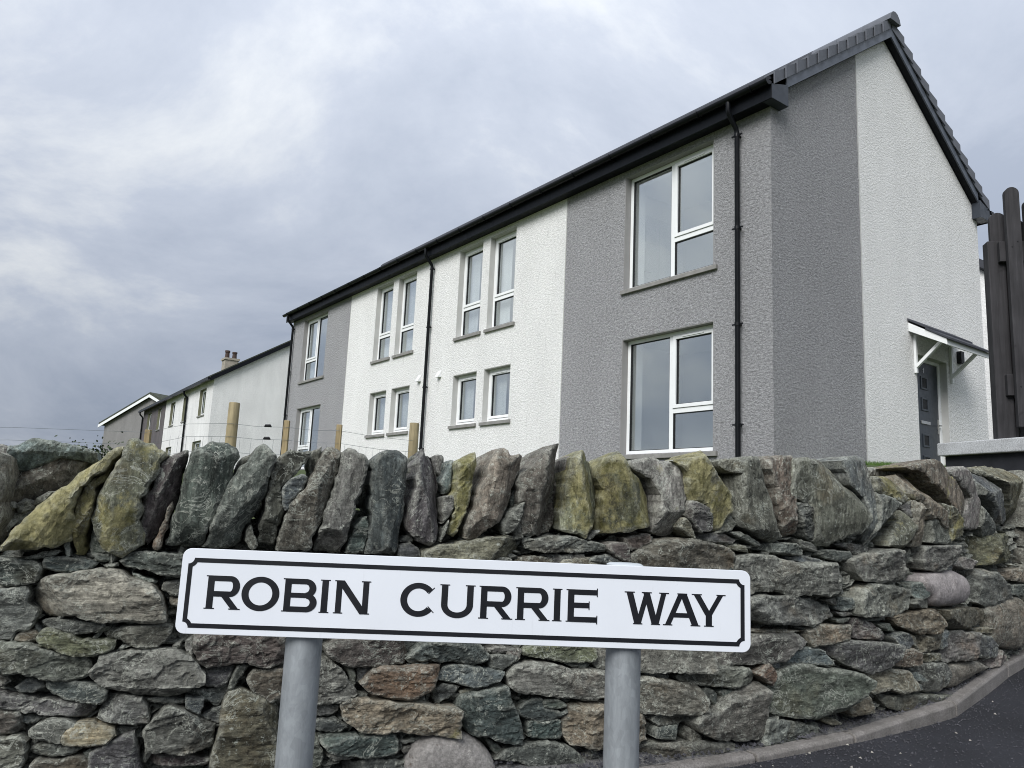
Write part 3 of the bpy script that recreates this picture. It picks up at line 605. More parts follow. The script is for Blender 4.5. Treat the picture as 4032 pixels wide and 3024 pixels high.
s brown 0 0 5006,-806 5025,-795 5068,-790 5052,-809 5022,-819
b boulder 0 .04 5026,-866 5033,-816 5061,-779 5111,-756 5169,-754 5233,-761 5289,-794 5329,-841 5346,-891 5287,-927 5153,-928 5064,-904
s slate 0 0 4826,-840 4858,-831 4903,-820 4959,-834 5032,-840 5031,-887 4828,-871
s slate 0 0 4766,-805 4815,-806 4853,-819 4816,-824 4792,-826
s slate 0 0 4690,-746 4729,-741 4754,-800 4749,-834 4699,-853
s grey 0 0 5361,-896 5388,-873 5451,-878 5490,-906 5467,-921 5371,-914
s slate 0 0 5313,-785 5371,-822 5354,-846 5329,-820
s dgreen 0 .01 5346,-855 5382,-820 5444,-816 5551,-809 5636,-835 5688,-877 5663,-897 5579,-896 5491,-886 5422,-865
s olive .1 .01 5435,-508 5449,-482 5573,-471 5701,-477 5718,-518 5708,-536 5656,-539 5565,-532 5465,-517
s brown 0 0 5370,-482 5429,-492 5427,-522 5401,-539 5378,-551
s slate 0 0 5595,-542 5713,-547 5724,-565 5662,-563 5616,-553
s grey 0 .02 5376,-577 5403,-544 5461,-530 5531,-536 5622,-563 5767,-571 5804,-604 5789,-643 5728,-668 5697,-673 5625,-659 5501,-646 5417,-630 5383,-612
s grey 0 .01 5712,-495 5722,-482 5944,-463 6217,-491 6230,-558 6224,-587 6123,-587 5975,-582 5740,-563 5723,-532
s dgreen 0 0 5428,-699 5451,-670 5500,-657 5525,-669 5526,-690 5586,-706 5621,-699 5612,-725 5553,-743 5488,-738 5439,-717
s dgreen 0 .02 5511,-664 5546,-661 5591,-671 5614,-692 5577,-701 5522,-690
s dgreen 0 0 5465,-765 5469,-739 5597,-737 5603,-767 5609,-798 5540,-803 5471,-791
s orange2 0 .02 5599,-753 5621,-685 5656,-678 5833,-694 5932,-735 5949,-777 5953,-826 5890,-835 5733,-841 5631,-820 5605,-788
s slate 0 0 5687,-867 5712,-847 5743,-853 5765,-890 5761,-924 5684,-919
s grey 0 .02 5821,-622 5940,-595 6026,-613 6165,-634 6196,-678 6197,-730 6141,-740 5999,-737 5943,-731 5823,-703
s slate 0 0 5973,-761 5984,-743 6072,-747 6164,-748 6167,-770 6121,-780 6002,-781
s slate 0 .01 5984,-795 5995,-782 6119,-782 6122,-801 6090,-835 6025,-830 5985,-822
s brown 0 0 6134,-827 6158,-801 6215,-834 6215,-857 6152,-852
s grey 0 .01 6123,-601 6185,-590 6250,-579 6371,-580 6455,-590 6488,-626 6469,-650 6370,-663 6250,-650 6154,-631
s grey 0 0 6088,-610 6113,-598 6150,-618 6144,-637 6107,-630
s slate 0 0 5930,-585 6005,-588 6058,-604 6041,-615 5965,-605
s slate 0 0 6214,-660 6259,-660 6302,-689 6299,-737 6259,-710 6220,-684
s slate 0 0 6305,-680 6326,-669 6387,-676 6387,-695 6326,-705
s orange 0 .03 6473,-616 6551,-576 6611,-620 6579,-668 6528,-645
s grey 0 .02 6147,-772 6166,-741 6267,-735 6307,-709 6444,-646 6517,-651 6557,-693 6552,-772 6537,-825 6543,-864 6485,-873 6307,-851 6216,-829 6160,-796
s slate 0 .01 6233,-549 6243,-511 6442,-490 6478,-461 6730,-466 6738,-493 6687,-542 6646,-575 6499,-577 6357,-579 6243,-573
s grey 0 .0 5903,-855 6003,-844 6196,-851 6359,-871 6485,-922 6393,-931 6196,-943 6075,-968 5905,-952
s grey 0 .02 6386,-147 6429,-142 6503,-138 6618,-145 6740,-171 6921,-166 7169,-177 7178,-223 7165,-275 7082,-313 6964,-318 6825,-301 6695,-314 6608,-287 6464,-295 6372,-254
s grey 0 .02 7149,-160 7289,-125 7471,-106 7842,-110 7850,-180 7860,-231 7772,-268 7555,-264 7325,-263 7218,-247 7178,-206
s grey 0 .01 7875,-162 7897,-91 8114,-83 8300,-83 8274,-138 8212,-185 8079,-223 7901,-207
s olive .2 .01 8607,-52 8928,-27 9301,-15 9775,-19 9740,-163 9268,-182 8875,-201 8719,-176 8642,-110
s slate 0 0 8329,-83 8530,-75 8632,-104 8522,-129 8363,-118
s light 0 0 8396,-160 8520,-147 8730,-177 8702,-214 8550,-222 8372,-195
s teal 0 0 8282,-152 8379,-146 8374,-181 8279,-180
s slate 0 0 8201,-206 8354,-187 8350,-215 8217,-226
s slate 0 .01 6521,-115 6591,-90 6773,-90 6799,-117 6789,-142 6654,-135
s slate 0 0 6953,-122 6992,-114 7163,-118 7183,-150 7089,-167 6991,-150
s blue 0 0 6741,-151 6840,-140 6971,-167 6875,-175 6785,-167
s slate 0 0 7053,-87 7155,-80 7314,-96 7335,-126 7215,-138 7153,-109
s slate 0 0 6796,-74 6860,-79 6954,-105 6934,-128 6822,-107
s grey 0 .01 5427,-106 5548,-86 5610,-86 5754,-115 5755,-139 5675,-143 5509,-149 5443,-137
s slate 0 0 5494,-173 5519,-154 5669,-153 5681,-188 5495,-189
s brown 0 .01 5759,-115 5786,-100 5847,-106 5864,-141 5862,-174 5826,-170 5771,-138
s brown 0 0 5841,-85 5897,-71 5955,-67 5961,-96 5921,-116 5870,-132
s brown2 0 .02 5870,-150 5908,-120 5989,-94 6079,-77 6213,-89 6334,-112 6369,-142 6369,-203 5991,-205 5871,-193
s slate 0 0 5686,-178 5712,-157 5776,-151 5832,-176 5777,-186
s slate 0 0 6190,-56 6325,-52 6404,-81 6382,-95 6257,-89 6197,-81
s slate 0 .01 6365,-51 6422,-44 6549,-94 6526,-107 6459,-85
s olive 0 0 6354,-98 6418,-97 6522,-116 6522,-137 6432,-127 6368,-118
s spotted .1 .02 5039,-158 5074,-136 5156,-121 5250,-101 5357,-91 5403,-115 5424,-146 5371,-178 5255,-189 5040,-180
s slate 0 0 4956,-179 4957,-136 4997,-122 5035,-151 5037,-177
s slate 0 -.02 4966,-124 4974,-102 5005,-101 5011,-123
s grey 0 .01 6417,-313 6535,-304 6651,-312 6767,-319 6893,-333 7007,-364 7059,-410 6985,-429 6871,-441 6731,-432 6602,-419 6416,-394
s light2 0 .01 7188,-341 7212,-290 7299,-269 7513,-279 7723,-308 7707,-344 7677,-399 7588,-420 7423,-425 7206,-410
s teal 0 0 7746,-278 7934,-276 7943,-340 7851,-356 7755,-341
s grey 0 0 7712,-377 7780,-354 7974,-348 8003,-381 7936,-407 7750,-397
b boulder 0 .03 7850,-246 8007,-223 8280,-218 8431,-251 8484,-308 8473,-378 8389,-408 8198,-410 7988,-397 7929,-350 7858,-309
s light2 0 0 8666,-303 8745,-224 8996,-244 9278,-320 9393,-419 9202,-449 8914,-447 8672,-403 8616,-351
s palet 0 0 9191,-240 9702,-233 9681,-324 9283,-297
s slate 0 0 9302,-337 9679,-332 9659,-414 9344,-393
b tanb 0 .02 8864,-468 9060,-433 9542,-415 9825,-568 9558,-735 9180,-711 8969,-672 8911,-602 8900,-528
s brown 0 0 8066,-423 8323,-422 8935,-459 8947,-527 8716,-542 8502,-552 8234,-535 8096,-470
s tan 0 .01 7480,-433 7663,-417 7823,-411 8023,-413 8032,-485 7977,-533 7785,-527 7644,-495 7537,-453
s grey 0 .01 7205,-427 7269,-424 7342,-468 7462,-526 7439,-537 7285,-522 7201,-512
s tan 0 .01 6835,-455 6890,-441 7163,-451 7182,-483 7150,-509 7020,-524 6869,-531 6842,-498
s grey 0 0 6984,-337 7063,-328 7081,-362 7032,-360
s teal 0 0 7073,-328 7174,-331 7204,-366 7151,-387 7080,-384
s slate 0 0 7070,-395 7171,-393 7202,-409 7119,-414
s slate 0 0 7049,-428 7191,-420 7169,-439 7098,-444
s orange2 0 0 6441,-441 6677,-450 6831,-464 6743,-468 6441,-454
s grey 0 0 6751,-479 6786,-475 6838,-510 6793,-539 6733,-541
s blue 0 0 6666,-584 6741,-547 6829,-531 6929,-547 6974,-610 6827,-602
s slate 0 .02 6918,-533 7023,-528 7133,-518 7376,-537 7511,-557 7496,-609 7424,-656 7356,-673 7260,-671 7138,-634 7040,-594
s slate 0 0 7527,-526 7577,-505 7688,-517 7736,-562 7657,-593 7560,-569
s tan 0 0 7791,-553 7834,-538 8054,-533 8083,-580 8077,-624 7827,-618 7761,-582
s orange2 0 .01 7502,-628 7576,-586 7700,-589 7790,-626 7813,-670 7630,-674 7500,-652
s olive 0 0 7825,-642 7855,-623 8058,-642 8071,-682 7894,-672
s grey 0 .01 8130,-685 8162,-578 8277,-546 8633,-577 8666,-643 8632,-724 8369,-707 8183,-696
s slate 0 0 8707,-598 8931,-621 9062,-683 9003,-744 8730,-727 8697,-661
b tanb 0 .02 8148,-743 8261,-722 8598,-729 8789,-772 8830,-797 8542,-816 8245,-843 8122,-804
s light 0 0 8859,-767 9104,-716 9344,-790 9063,-808 8898,-807
s slate 0 0 7806,-696 7864,-676 8139,-701 8196,-751 8126,-808 7924,-830 7856,-768
s tan 0 .01 7223,-692 7277,-663 7488,-668 7629,-691 7663,-742 7685,-779 7538,-789 7459,-758 7325,-774 7251,-751
s teal 0 0 7684,-728 7764,-704 7857,-755 7842,-766 7721,-749
s teal 0 0 7719,-767 7841,-772 7881,-807 7716,-802
s green 0 .03 6582,-673 6614,-625 6701,-596 6759,-592 6891,-619 7081,-639 7190,-686 7168,-711 7106,-749 7094,-802 7015,-820 6884,-830 6745,-813 6603,-784 6551,-760 6552,-711
s tan 0 .02 7110,-790 7192,-776 7361,-778 7392,-818 7357,-848 7229,-851 7138,-849
s slate 0 0 7154,-760 7257,-767 7267,-787 7153,-785
s grey 0 0 7408,-784 7604,-803 7954,-839 8191,-867 7949,-882 7647,-884 7494,-856
s green 0 .0 6540,-795 6735,-824 6891,-866 7002,-900 6792,-932 6668,-932 6517,-935 6532,-844
s palet 0 .01 6960,-851 7026,-847 7083,-875 7006,-874
s slate 0 0 6476,-613 6573,-578 6573,-598 6505,-629
s blue 0 0 6588,-589 6650,-585 6674,-620 6618,-606
s tan 0 0 7713,-524 7765,-533 7813,-617 7748,-581
s slate 0 0 8073,-437 8134,-453 8190,-515 8108,-517
s teal 0 0 8088,-535 8178,-534 8168,-619 8095,-626
s slate 0 0 7329,-434 7475,-431 7474,-446 7350,-446
s slate 0 0 7394,-460 7508,-459 7577,-502 7517,-501 7415,-473
s palet .3 0 8691,-561 9033,-576 8956,-608 8752,-594"""
for i, l in enumerate(STONES.split('\n')):
    a = l.split(); put_stone(a[0], a[1], float(a[2]), float(a[3]), [tuple(float(q) / 1000 for q in p.split(',')) for p in a[4:]], 100 + i)

def rough_row(s0, s1, zlo, zhi, r, wmin, wmax):
    s = s0; res = []
    while s < s1:
        w = r.uniform(wmin, wmax); g_ = .006
        a, b = s + g_, min(s + w, s1 + .05) - g_
        lo = lambda q: zlo(q) + r.uniform(-.008, .008) + g_; hi = lambda q: zhi(q) + r.uniform(-.008, .008) - g_
        m1, m2 = a + (b - a) * r.uniform(.25, .4), a + (b - a) * r.uniform(.6, .75); zc_ = lambda q: (zlo(q) + zhi(q)) / 2
        res.append([(a - .004, zc_(a) + r.uniform(-.015, .015)), (a + .012, lo(a)), (m1, lo(m1)), (m2, lo(m2)), (b - .015, lo(b)), (b + .004, zc_(b)), (b - .012, hi(b)), (m2, hi(m2)), (m1, hi(m1)), (a + .015, hi(a))]); s += w
    return res
rr = random.Random(21); seed = 900
up = lambda s: -.185 + (s - 4.27) * .02; dn = lambda s: -.385 - (s - 4.27) * .035
for k in range(3):                                   # courses behind the name plate
    f0, f1 = k / 3, (k + 1) / 3
    for p in rough_row(4.30, 6.36, lambda s: up(s) + (dn(s) - up(s)) * f1, lambda s: up(s) + (dn(s) - up(s)) * f0, rr, .14, .30):
        put_stone('s', rr.choice(('grey', 'slate', 'brown', 'dgreen', 'grey', 'tan')), 0, -.005, p, seed); seed += 1

# stones of the wall further along on both sides, and the small packing stones in the joints
def join_stones(items, name, col):
    V = []; F = []
    for kind, off, pts, sd_ in items:
        sm = sum(p[0] for p in pts) / len(pts); zm = sum(p[1] for p in pts) / len(pts); x, y, tx, ty = wall_at(sm)
        m = stone_mesh([(p[0] - sm, p[1] - zm) for p in pts], sd_, kind, .55); a = len(V)
        for v in m.vertices: V.append((x + ty * off + v.co.x * tx - v.co.y * ty - WO.x, y - tx * off + v.co.x * ty + v.co.y * tx - WO.y, EZ + zm + v.co.z - WO.z))
        F += [tuple(a + i for i in q.vertices) for q in m.polygons]; bpy.data.meshes.remove(m)
    b = MB(); b.add(V, F); o = b.build(name, M['stone'], wall, smooth=30); o.color = (*lin(*SC[col])[:3], .08); o['kind'] = 'stuff'; return o
for (sa, sb) in ((1.6, 3.66), (9.75, 12.3)):
    its = []
    for k in range(7):
        f0, f1 = k / 7, (k + 1) / 7; lo = lambda s: -1.0 + max(0, s - 6.5) * .05
        its += [('s', 0, p, 3000 + int(p[0][0] * 997) + k) for p in rough_row(sa, sb, lambda s: lo(s) + (cop_base(s) - lo(s)) * f0, lambda s: lo(s) + (cop_base(s) - lo(s)) * f1, rr, .14, .36)]
    s = sa
    while s < sb:
        w = rr.uniform(.11, .2); ln = rr.uniform(-.05, .09); z0, z1 = cop_base(s) + .01, cop_top(s) + rr.uniform(-.05, .04)
        its.append(('c', 0, [(s, z0), (s + w * .5, z0 - .02), (s + w, z0), (s + w + ln * .6, (z0 + z1) / 2), (s + w * .9 + ln, z1 - .03), (s + w * .5 + ln, z1), (s + w * .1 + ln, z1 - .04), (s + ln * .5 - .01, (z0 + z1) / 2)], int(s * 1000))); s += w * .93
    join_stones(its, 'outer_stones', 'grey')
ico = bmesh.new(); bmesh.ops.create_icosphere(ico, subdivisions=1, radius=1); IV = [v.co.copy() for v in ico.verts]; IF = [tuple(v.index for v in f.verts) for f in ico.faces]; ico.free()
b = MB(off=(-WO.x, -WO.y, -WO.z)); s = 3.3
while s < 10.2:
    z = -1.02 + max(0, s - 6.5) * .05; x, y, tx, ty = wall_at(s)
    while z < cop_base(s) + .17:
        su, sv, sn = rr.uniform(.03, .075), rr.uniform(.018, .042), rr.uniform(.03, .05); o_ = -rr.uniform(.09, .12) - .03 * min(max((s - 7.5) / 1.5, 0), 1) - (.05 if z > cop_base(s) else 0); th = rr.uniform(-.4, .4)
        vv = []
        for q in IV:
            k = rr.uniform(.75, 1.2); u_, w_ = q.x * su * k, q.z * sv * k; u_, w_ = u_ * math.cos(th) - w_ * math.sin(th), u_ * math.sin(th) + w_ * math.cos(th); n_ = o_ + q.y * sn * k
            vv.append((x + tx * u_ + ty * n_, y + ty * u_ - tx * n_, EZ + z + w_))
        b.add(vv, IF); z += rr.uniform(.04, .06)
    s += rr.uniform(.055, .075)
for k in range(2600):                                # thin slivers wedged into the joints
    s = rr.uniform(3.4, 10.1); z = rr.uniform(-1.0 + max(0, s - 6.5) * .05, cop_base(s) + .02); x, y, tx, ty = wall_at(s)
    su, sv, sn = rr.uniform(.02, .06), rr.uniform(.006, .017), rr.uniform(.03, .05); o_ = -rr.uniform(.04, .075) - .04 * min(max((s - 7.2) / 1.5, 0), 1); th = rr.choice((rr.uniform(-.3, .3), rr.uniform(-.3, .3), rr.uniform(.5, 1.4))); vv = []
    for q in IV:
        kk = rr.uniform(.7, 1.25); u_, w_ = q.x * su * kk, q.z * sv * kk; u_, w_ = u_ * math.cos(th) - w_ * math.sin(th), u_ * math.sin(th) + w_ * math.cos(th); n_ = o_ + q.y * sn * kk
        vv.append((x + tx * u_ + ty * n_, y + ty * u_ - tx * n_, EZ + z + w_))
    b.add(vv, IF)
o = b.build('packing_stones', M['stone'], wall); o.color = (*lin(66, 69, 66)[:3], 0); o['kind'] = 'stuff'  # darker than the face stones: joint shade put into the packing colour
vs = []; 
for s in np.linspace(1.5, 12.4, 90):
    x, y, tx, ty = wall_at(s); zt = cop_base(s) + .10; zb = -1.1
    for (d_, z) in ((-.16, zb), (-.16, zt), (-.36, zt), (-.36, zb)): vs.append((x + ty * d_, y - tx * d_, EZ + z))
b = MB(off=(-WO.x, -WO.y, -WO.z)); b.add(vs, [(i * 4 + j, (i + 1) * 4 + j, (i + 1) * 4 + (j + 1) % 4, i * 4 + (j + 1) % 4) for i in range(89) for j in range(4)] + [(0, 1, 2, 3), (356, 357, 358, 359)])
b.build('shaded_wall_core', M['shaded_core'], wall)

# ------------------------------------------------------------------ street name sign
SGN = empty('street_name_sign', (-.068, 1.768, EZ - 1.02), .065)
tag(SGN, 'white street name plate reading ROBIN CURRIE WAY on two galvanised posts', 'street sign')
sz = 1.02 - .202                                            # plate centre above the foot of the posts
def rrect(w, h, r, n=6):
    o = []
    for cx, cy, a0 in ((w / 2 - r, h / 2 - r, 0), (-w / 2 + r, h / 2 - r, 90), (-w / 2 + r, -h / 2 + r, 180), (w / 2 - r, -h / 2 + r, 270)):
        for k in range(n + 1): a = rad(a0 + 90 * k / n); o.append((cx + r * math.cos(a), cy + r * math.sin(a)))
    return o
b = MB(); b.extrude([(x, 0, sz + z) for x, z in rrect(1.267, .18, .019)], (0, 0, 0), (0, .0035, 0)); plate = b.build('name_plate', M['sign'], SGN, bevel=.0008)
# double-notched black border line
def border(mx_, mt, mb, r):
    X0, X1, Z0, Z1 = -mx_, mx_, mb, mt; o = []
    for (cx, cz, a0, a1) in ((X1, Z1, 180, 270), (X1, Z0, 90, 180), (X0, Z0, 0, 90), (X0, Z1, 270, 360)):
        seq = range(9) if (cx, cz) != (9, 9) else ()
        for k in seq:
            a = rad(a0 + (a1 - a0) * k / 8); o.append((cx + r * math.cos(a), cz + r * math.sin(a)))
    return o
oo = []; ii = []
T_ = .0095
for (sx, szn) in ((1, 1), (1, -1), (-1, -1), (-1, 1)):
    cx = sx * .6195; cz = .070 if szn > 0 else -.0772; ks = range(9) if sx * szn > 0 else range(8, -1, -1)
    R2 = .0125 + T_ * .92; am = math.asin(T_ / R2)
    for k in ks:
        a = math.pi / 2 * k / 8; oo.append((cx - sx * .0125 * math.cos(a), cz - szn * .0125 * math.sin(a)))
        a2 = am + (math.pi / 2 - 2 * am) * k / 8; ii.append((cx - sx * R2 * math.cos(a2), cz - szn * R2 * math.sin(a2)))
n = len(oo); b = MB()
b.add([(x, -.0006, sz + z) for x, z in oo] + [(x, -.0006, sz + z) for x, z in ii], [(i, (i + 1) % n, n + (i + 1) % n, n + i) for i in range(n)])
b.build('border_line', M['ink'], plate)
# lettering: engraver's capitals with hairline serifs
ZB_, ZT_ = -.0365, .034
class Glyph:
    def __init__(self, x0, x1): self.x0 = x0; self.x1 = x1; self.k = 0; self.b = MB()
    def y(self): self.k += 1; return -.0006 - self.k * .00006
    def poly(self, pts): yy = self.y(); self.b.add([(x, yy, sz + z) for x, z in pts], [tuple(range(len(pts)))])
    def rect(self, a, c, z0, z1): self.poly([(a, z0), (c, z0), (c, z1), (a, z1)])
    def serif(self, a, c, top): self.rect(a, c, ZT_ - .0022 if top else ZB_, ZT_ if top else ZB_ + .0022)
    def arc(self, cx, cz, rx, rz, tx, tz, a0, a1, n=28):
        yy = self.y(); vs = []
        for k in range(n + 1):
            a = rad(a0 + (a1 - a0) * k / n); vs += [(cx + rx * math.cos(a), yy, sz + cz + rz * math.sin(a)), (cx + (rx - tx) * math.cos(a), yy, sz + cz + (rz - tz) * math.sin(a))]
        self.b.add(vs, [(2 * k, 2 * k + 2, 2 * k + 3, 2 * k + 1) for k in range(n)])
    def stem(self, c, w=.0142, s=.0040, top=True, bot=True):
        self.rect(c - w / 2, c + w / 2, ZB_, ZT_)
        if top: self.serif(c - w / 2 - s, c + w / 2 + s, True)
        if bot: self.serif(c - w / 2 - s, c + w / 2 + s, False)
    def diag(self, xa, za, xb, zb, w): self.poly([(xa - w / 2, za), (xa + w / 2, za), (xb + w / 2, zb), (xb - w / 2, zb)])
    def done(self): return self.b.build('letter', M['ink'], plate)
HT = .0115; H_ = ZT_ - ZB_
def L_R(x0, x1):
    q = Glyph(x0, x1); s = x0 + .0112; q.stem(s); zm = ZB_ + H_ * .455; bx = x1 - .0245; top = ZT_; bot = zm - HT * .5
    rz = (top - bot) / 2; q.rect(s, bx, top - HT, top); q.rect(s, bx, bot, bot + HT); q.arc(bx, (top + bot) / 2, .0205, rz, .0150, HT, -90, 90)
    q.diag(x1 - .0105, ZB_, x1 - .0395, bot + HT * .6, .0165); q.serif(x1 - .0245, x1, False); q.done()
def L_B(x0, x1):
    q = Glyph(x0, x1); s = x0 + .0112; q.stem(s); zm = ZB_ + H_ * .50; bx = x1 - .0235
    q.rect(s, bx, ZT_ - HT, ZT_); q.rect(s, bx, zm - HT * .45, zm + HT * .45); q.rect(s, bx, ZB_, ZB_ + HT)
    q.arc(bx - .002, (ZT_ + zm - HT * .45) / 2, .0225, (ZT_ - zm + HT * .45) / 2, .0148, HT, -90, 90); q.arc(bx, (ZB_ + zm + HT * .45) / 2, .0235, (zm - ZB_ + HT * .45) / 2, .0150, HT, -90, 90); q.done()
def L_O(x0, x1):
    q = Glyph(x0, x1); q.arc((x0 + x1) / 2, (ZB_ + ZT_) / 2, (x1 - x0) / 2, H_ / 2 + .0012, .0152, .0122, 0, 360, 64); q.done()
def L_I(x0, x1): q = Glyph(x0, x1); q.stem((x0 + x1) / 2, .0142, .0036); q.done()
def L_N(x0, x1):
    q = Glyph(x0, x1); a = x0 + .0102; c = x1 - .0102; q.stem(a, .0128, .0038); q.stem(c, .0128, .0038)
    q.diag(a + .002, ZT_, c - .002, ZB_, .0175); q.done()
def L_C(x0, x1):
    q = Glyph(x0, x1); cx = x0 + .0395; cz = (ZB_ + ZT_) / 2; q.arc(cx, cz, .0395, H_ / 2 + .0012, .0150, .0122, 38, 322, 52)
    for sg in (1, -1):
        e0 = (cx + .0215, cz + sg * .0135); e1 = (cx + .0345, cz + sg * .0268); dx, dz = e1[0] - e0[0], e1[1] - e0[1]; l = math.hypot(dx, dz); nx, nz_ = -dz / l * .0010, dx / l * .0010
        q.poly([(e0[0] - nx, e0[1] - nz_), (e1[0] - nx, e1[1] - nz_), (e1[0] + nx, e1[1] + nz_), (e0[0] + nx, e0[1] + nz_)])
    q.done()
def L_U(x0, x1):
    q = Glyph(x0, x1); a = x0 + .0110; c = x1 - .0110; w = .0142; zc_ = ZB_ + .0275
    for k in (a, c): q.rect(k - w / 2, k + w / 2, zc_, ZT_); q.serif(k - w / 2 - .0038, k + w / 2 + .0038, True)
    q.arc((a + c) / 2, zc_, (c - a) / 2 + w / 2, .0285, w, .0122, 180, 360, 40); q.done()
def L_E(x0, x1):
    q = Glyph(x0, x1); s = x0 + .0112; q.stem(s); zm = (ZB_ + ZT_) / 2 + .001
    for za, zb_, xe in ((ZT_ - HT, ZT_, x1), (zm - HT / 2, zm + HT / 2, x0 + .052), (ZB_, ZB_ + HT, x1)):
        q.rect(s, xe, za, zb_); q.rect(xe - .0010, xe + .0012, za - .0035, zb_ + .0035)
    q.done()
def L_W(x0, x1):
    q = Glyph(x0, x1); w = .0150; a, b_, c, d_ = x0 + .0115, x0 + .0305, x0 + .0715, x1 - .0115; m = (x0 + x1) / 2
    b_ = x0 + .0310; c = x1 - .0300
    q.diag(a, ZT_, b_, ZB_, w); q.diag(m + .001, ZT_, b_ + .001, ZB_, w * .78); q.diag(m - .001, ZT_, c - .001, ZB_, w); q.diag(d_, ZT_, c + .001, ZB_, w * .78)
    q.serif(x0, x0 + .0235, True); q.serif(m - .0115, m + .0115, True); q.serif(x1 - .0225, x1, True); q.serif(b_ - .0105, b_ + .0105, False); q.serif(c - .0105, c + .0105, False); q.done()
def L_A(x0, x1):
    q = Glyph(x0, x1); m = (x0 + x1) / 2 + .001; w = .0158; q.diag(m - .002, ZT_, x0 + .0105, ZB_, w * .8); q.diag(m + .002, ZT_, x1 - .0110, ZB_, w)
    q.rect(x0 + .0225, x1 - .0235, ZB_ + .0175, ZB_ + .0275); q.serif(m - .0115, m + .0115, True); q.serif(x0, x0 + .0215, False); q.serif(x1 - .0225, x1, False); q.done()
def L_Y(x0, x1):
    q = Glyph(x0, x1); m = (x0 + x1) / 2 + .0005; w = .0150; zj = ZB_ + H_ * .40; q.rect(m - .0072, m + .0072, ZB_, zj + .002)
    q.diag(x0 + .0110, ZT_, m - .0005, zj - .004, w); q.diag(x1 - .0110, ZT_, m + .0005, zj - .004, w * .82); q.serif(x0, x0 + .0235, True); q.serif(x1 - .0215, x1, True); q.serif(m - .0112, m + .0112, False); q.done()
for fn, x0, x1 in ((L_R, -578, -501), (L_O, -500.5, -419.5), (L_B, -413, -338), (L_I, -332.5, -311), (L_N, -301.5, -223), (L_C, -157, -78), (L_U, -71, 7.5), (L_R, 16, 92), (L_R, 98, 175), (L_I, 180.5, 202), (L_E, 211, 281), (L_W, 343, 444.5), (L_A, 431.5, 517), (L_Y, 497, 575.5)): fn(x0 / 1000, x1 / 1000)
for px, top in ((-.367, .075), (.354, .0865)):
    b = MB(); b.tube([(px, .052, -.35), (px, .052, sz + top)], .040, 32); post = b.build('post', M['galv'], SGN, smooth=40)
    b = MB(); b.tube([(px, .052, sz + top - .004), (px, .052, sz + top + .003), (px, .052, sz + top + .006)], [.0425, .0425, .036], 32); b.build('post_cap', M['cap'], post, smooth=40)
    for zz in (-.045, .045):
        b = MB(); b.box(px - .07, px + .07, .0045, .013, sz + zz - .016, sz + zz + .016); b.tube([(px + .0415 * math.cos(a), .052 + .0415 * math.sin(a), sz + zz) for a in np.linspace(-.6, math.pi + .6, 24)], .003, 6); b.build('clip', M['galv'], plate)

# ------------------------------------------------------------------ houses: shared builders (local x = into the gable, y = along the front, z up)
def wall_panel(name, mat, parent, axis, a0, a1, z0, top, holes, thick, off, p0=0.0, sgn=1):
    """flat outer wall leaf with real openings. axis 'u': lies at x=p0 running along y; axis 'w': lies at y=p0 running along x. top: number or function"""
    zt = top if callable(top) else (lambda q: top)
    av = sorted({a0, a1} | {h[0] for h in holes} | {h[1] for h in holes} | ({float(q) for q in np.arange(a0, a1, .5)} if callable(top) else set()) | ({3.01} if callable(top) and a0 < 3.01 < a1 else set()))
    av = [q for q in av if a0 <= q <= a1]; zv = sorted({z0} | {h[2] for h in holes} | {h[3] for h in holes}); b = MB(off); P = (lambda a, d, z: (p0 + d * sgn, a, z)) if axis == 'u' else (lambda a, d, z: (a, p0 + d * sgn, z))
    for i in range(len(av) - 1):
        l, r = av[i], av[i + 1]; m = (l + r) / 2
        for j in range(len(zv)):
            lo = zv[j]; last = j == len(zv) - 1
            zl, zr = (zt(l), zt(r)) if last else (zv[j + 1], zv[j + 1]); mid = lo + .01
            if any(h[0] <= m <= h[1] and h[2] <= mid < h[3] for h in holes): continue
            for d in (0, thick): b.quad(P(l, d, lo), P(r, d, lo), P(r, d, zr), P(l, d, zl))
    for h in holes:                                    # leaf edges round each opening
        b.quad(P(h[0], 0, h[2]), P(h[0], thick, h[2]), P(h[0], thick, h[3]), P(h[0], 0, h[3])); b.quad(P(h[1], 0, h[2]), P(h[1], thick, h[2]), P(h[1], thick, h[3]), P(h[1], 0, h[3]))
        b.quad(P(h[0], 0, h[3]), P(h[1], 0, h[3]), P(h[1], thick, h[3]), P(h[0], thick, h[3])); b.quad(P(h[0], 0, h[2]), P(h[1], 0, h[2]), P(h[1], thick, h[2]), P(h[0], thick, h[2]))
    for q in (a0, a1): b.quad(P(q, 0, z0), P(q, thick, z0), P(q, thick, zt(q)), P(q, 0, zt(q)))
    return b.build(name, mat, parent)

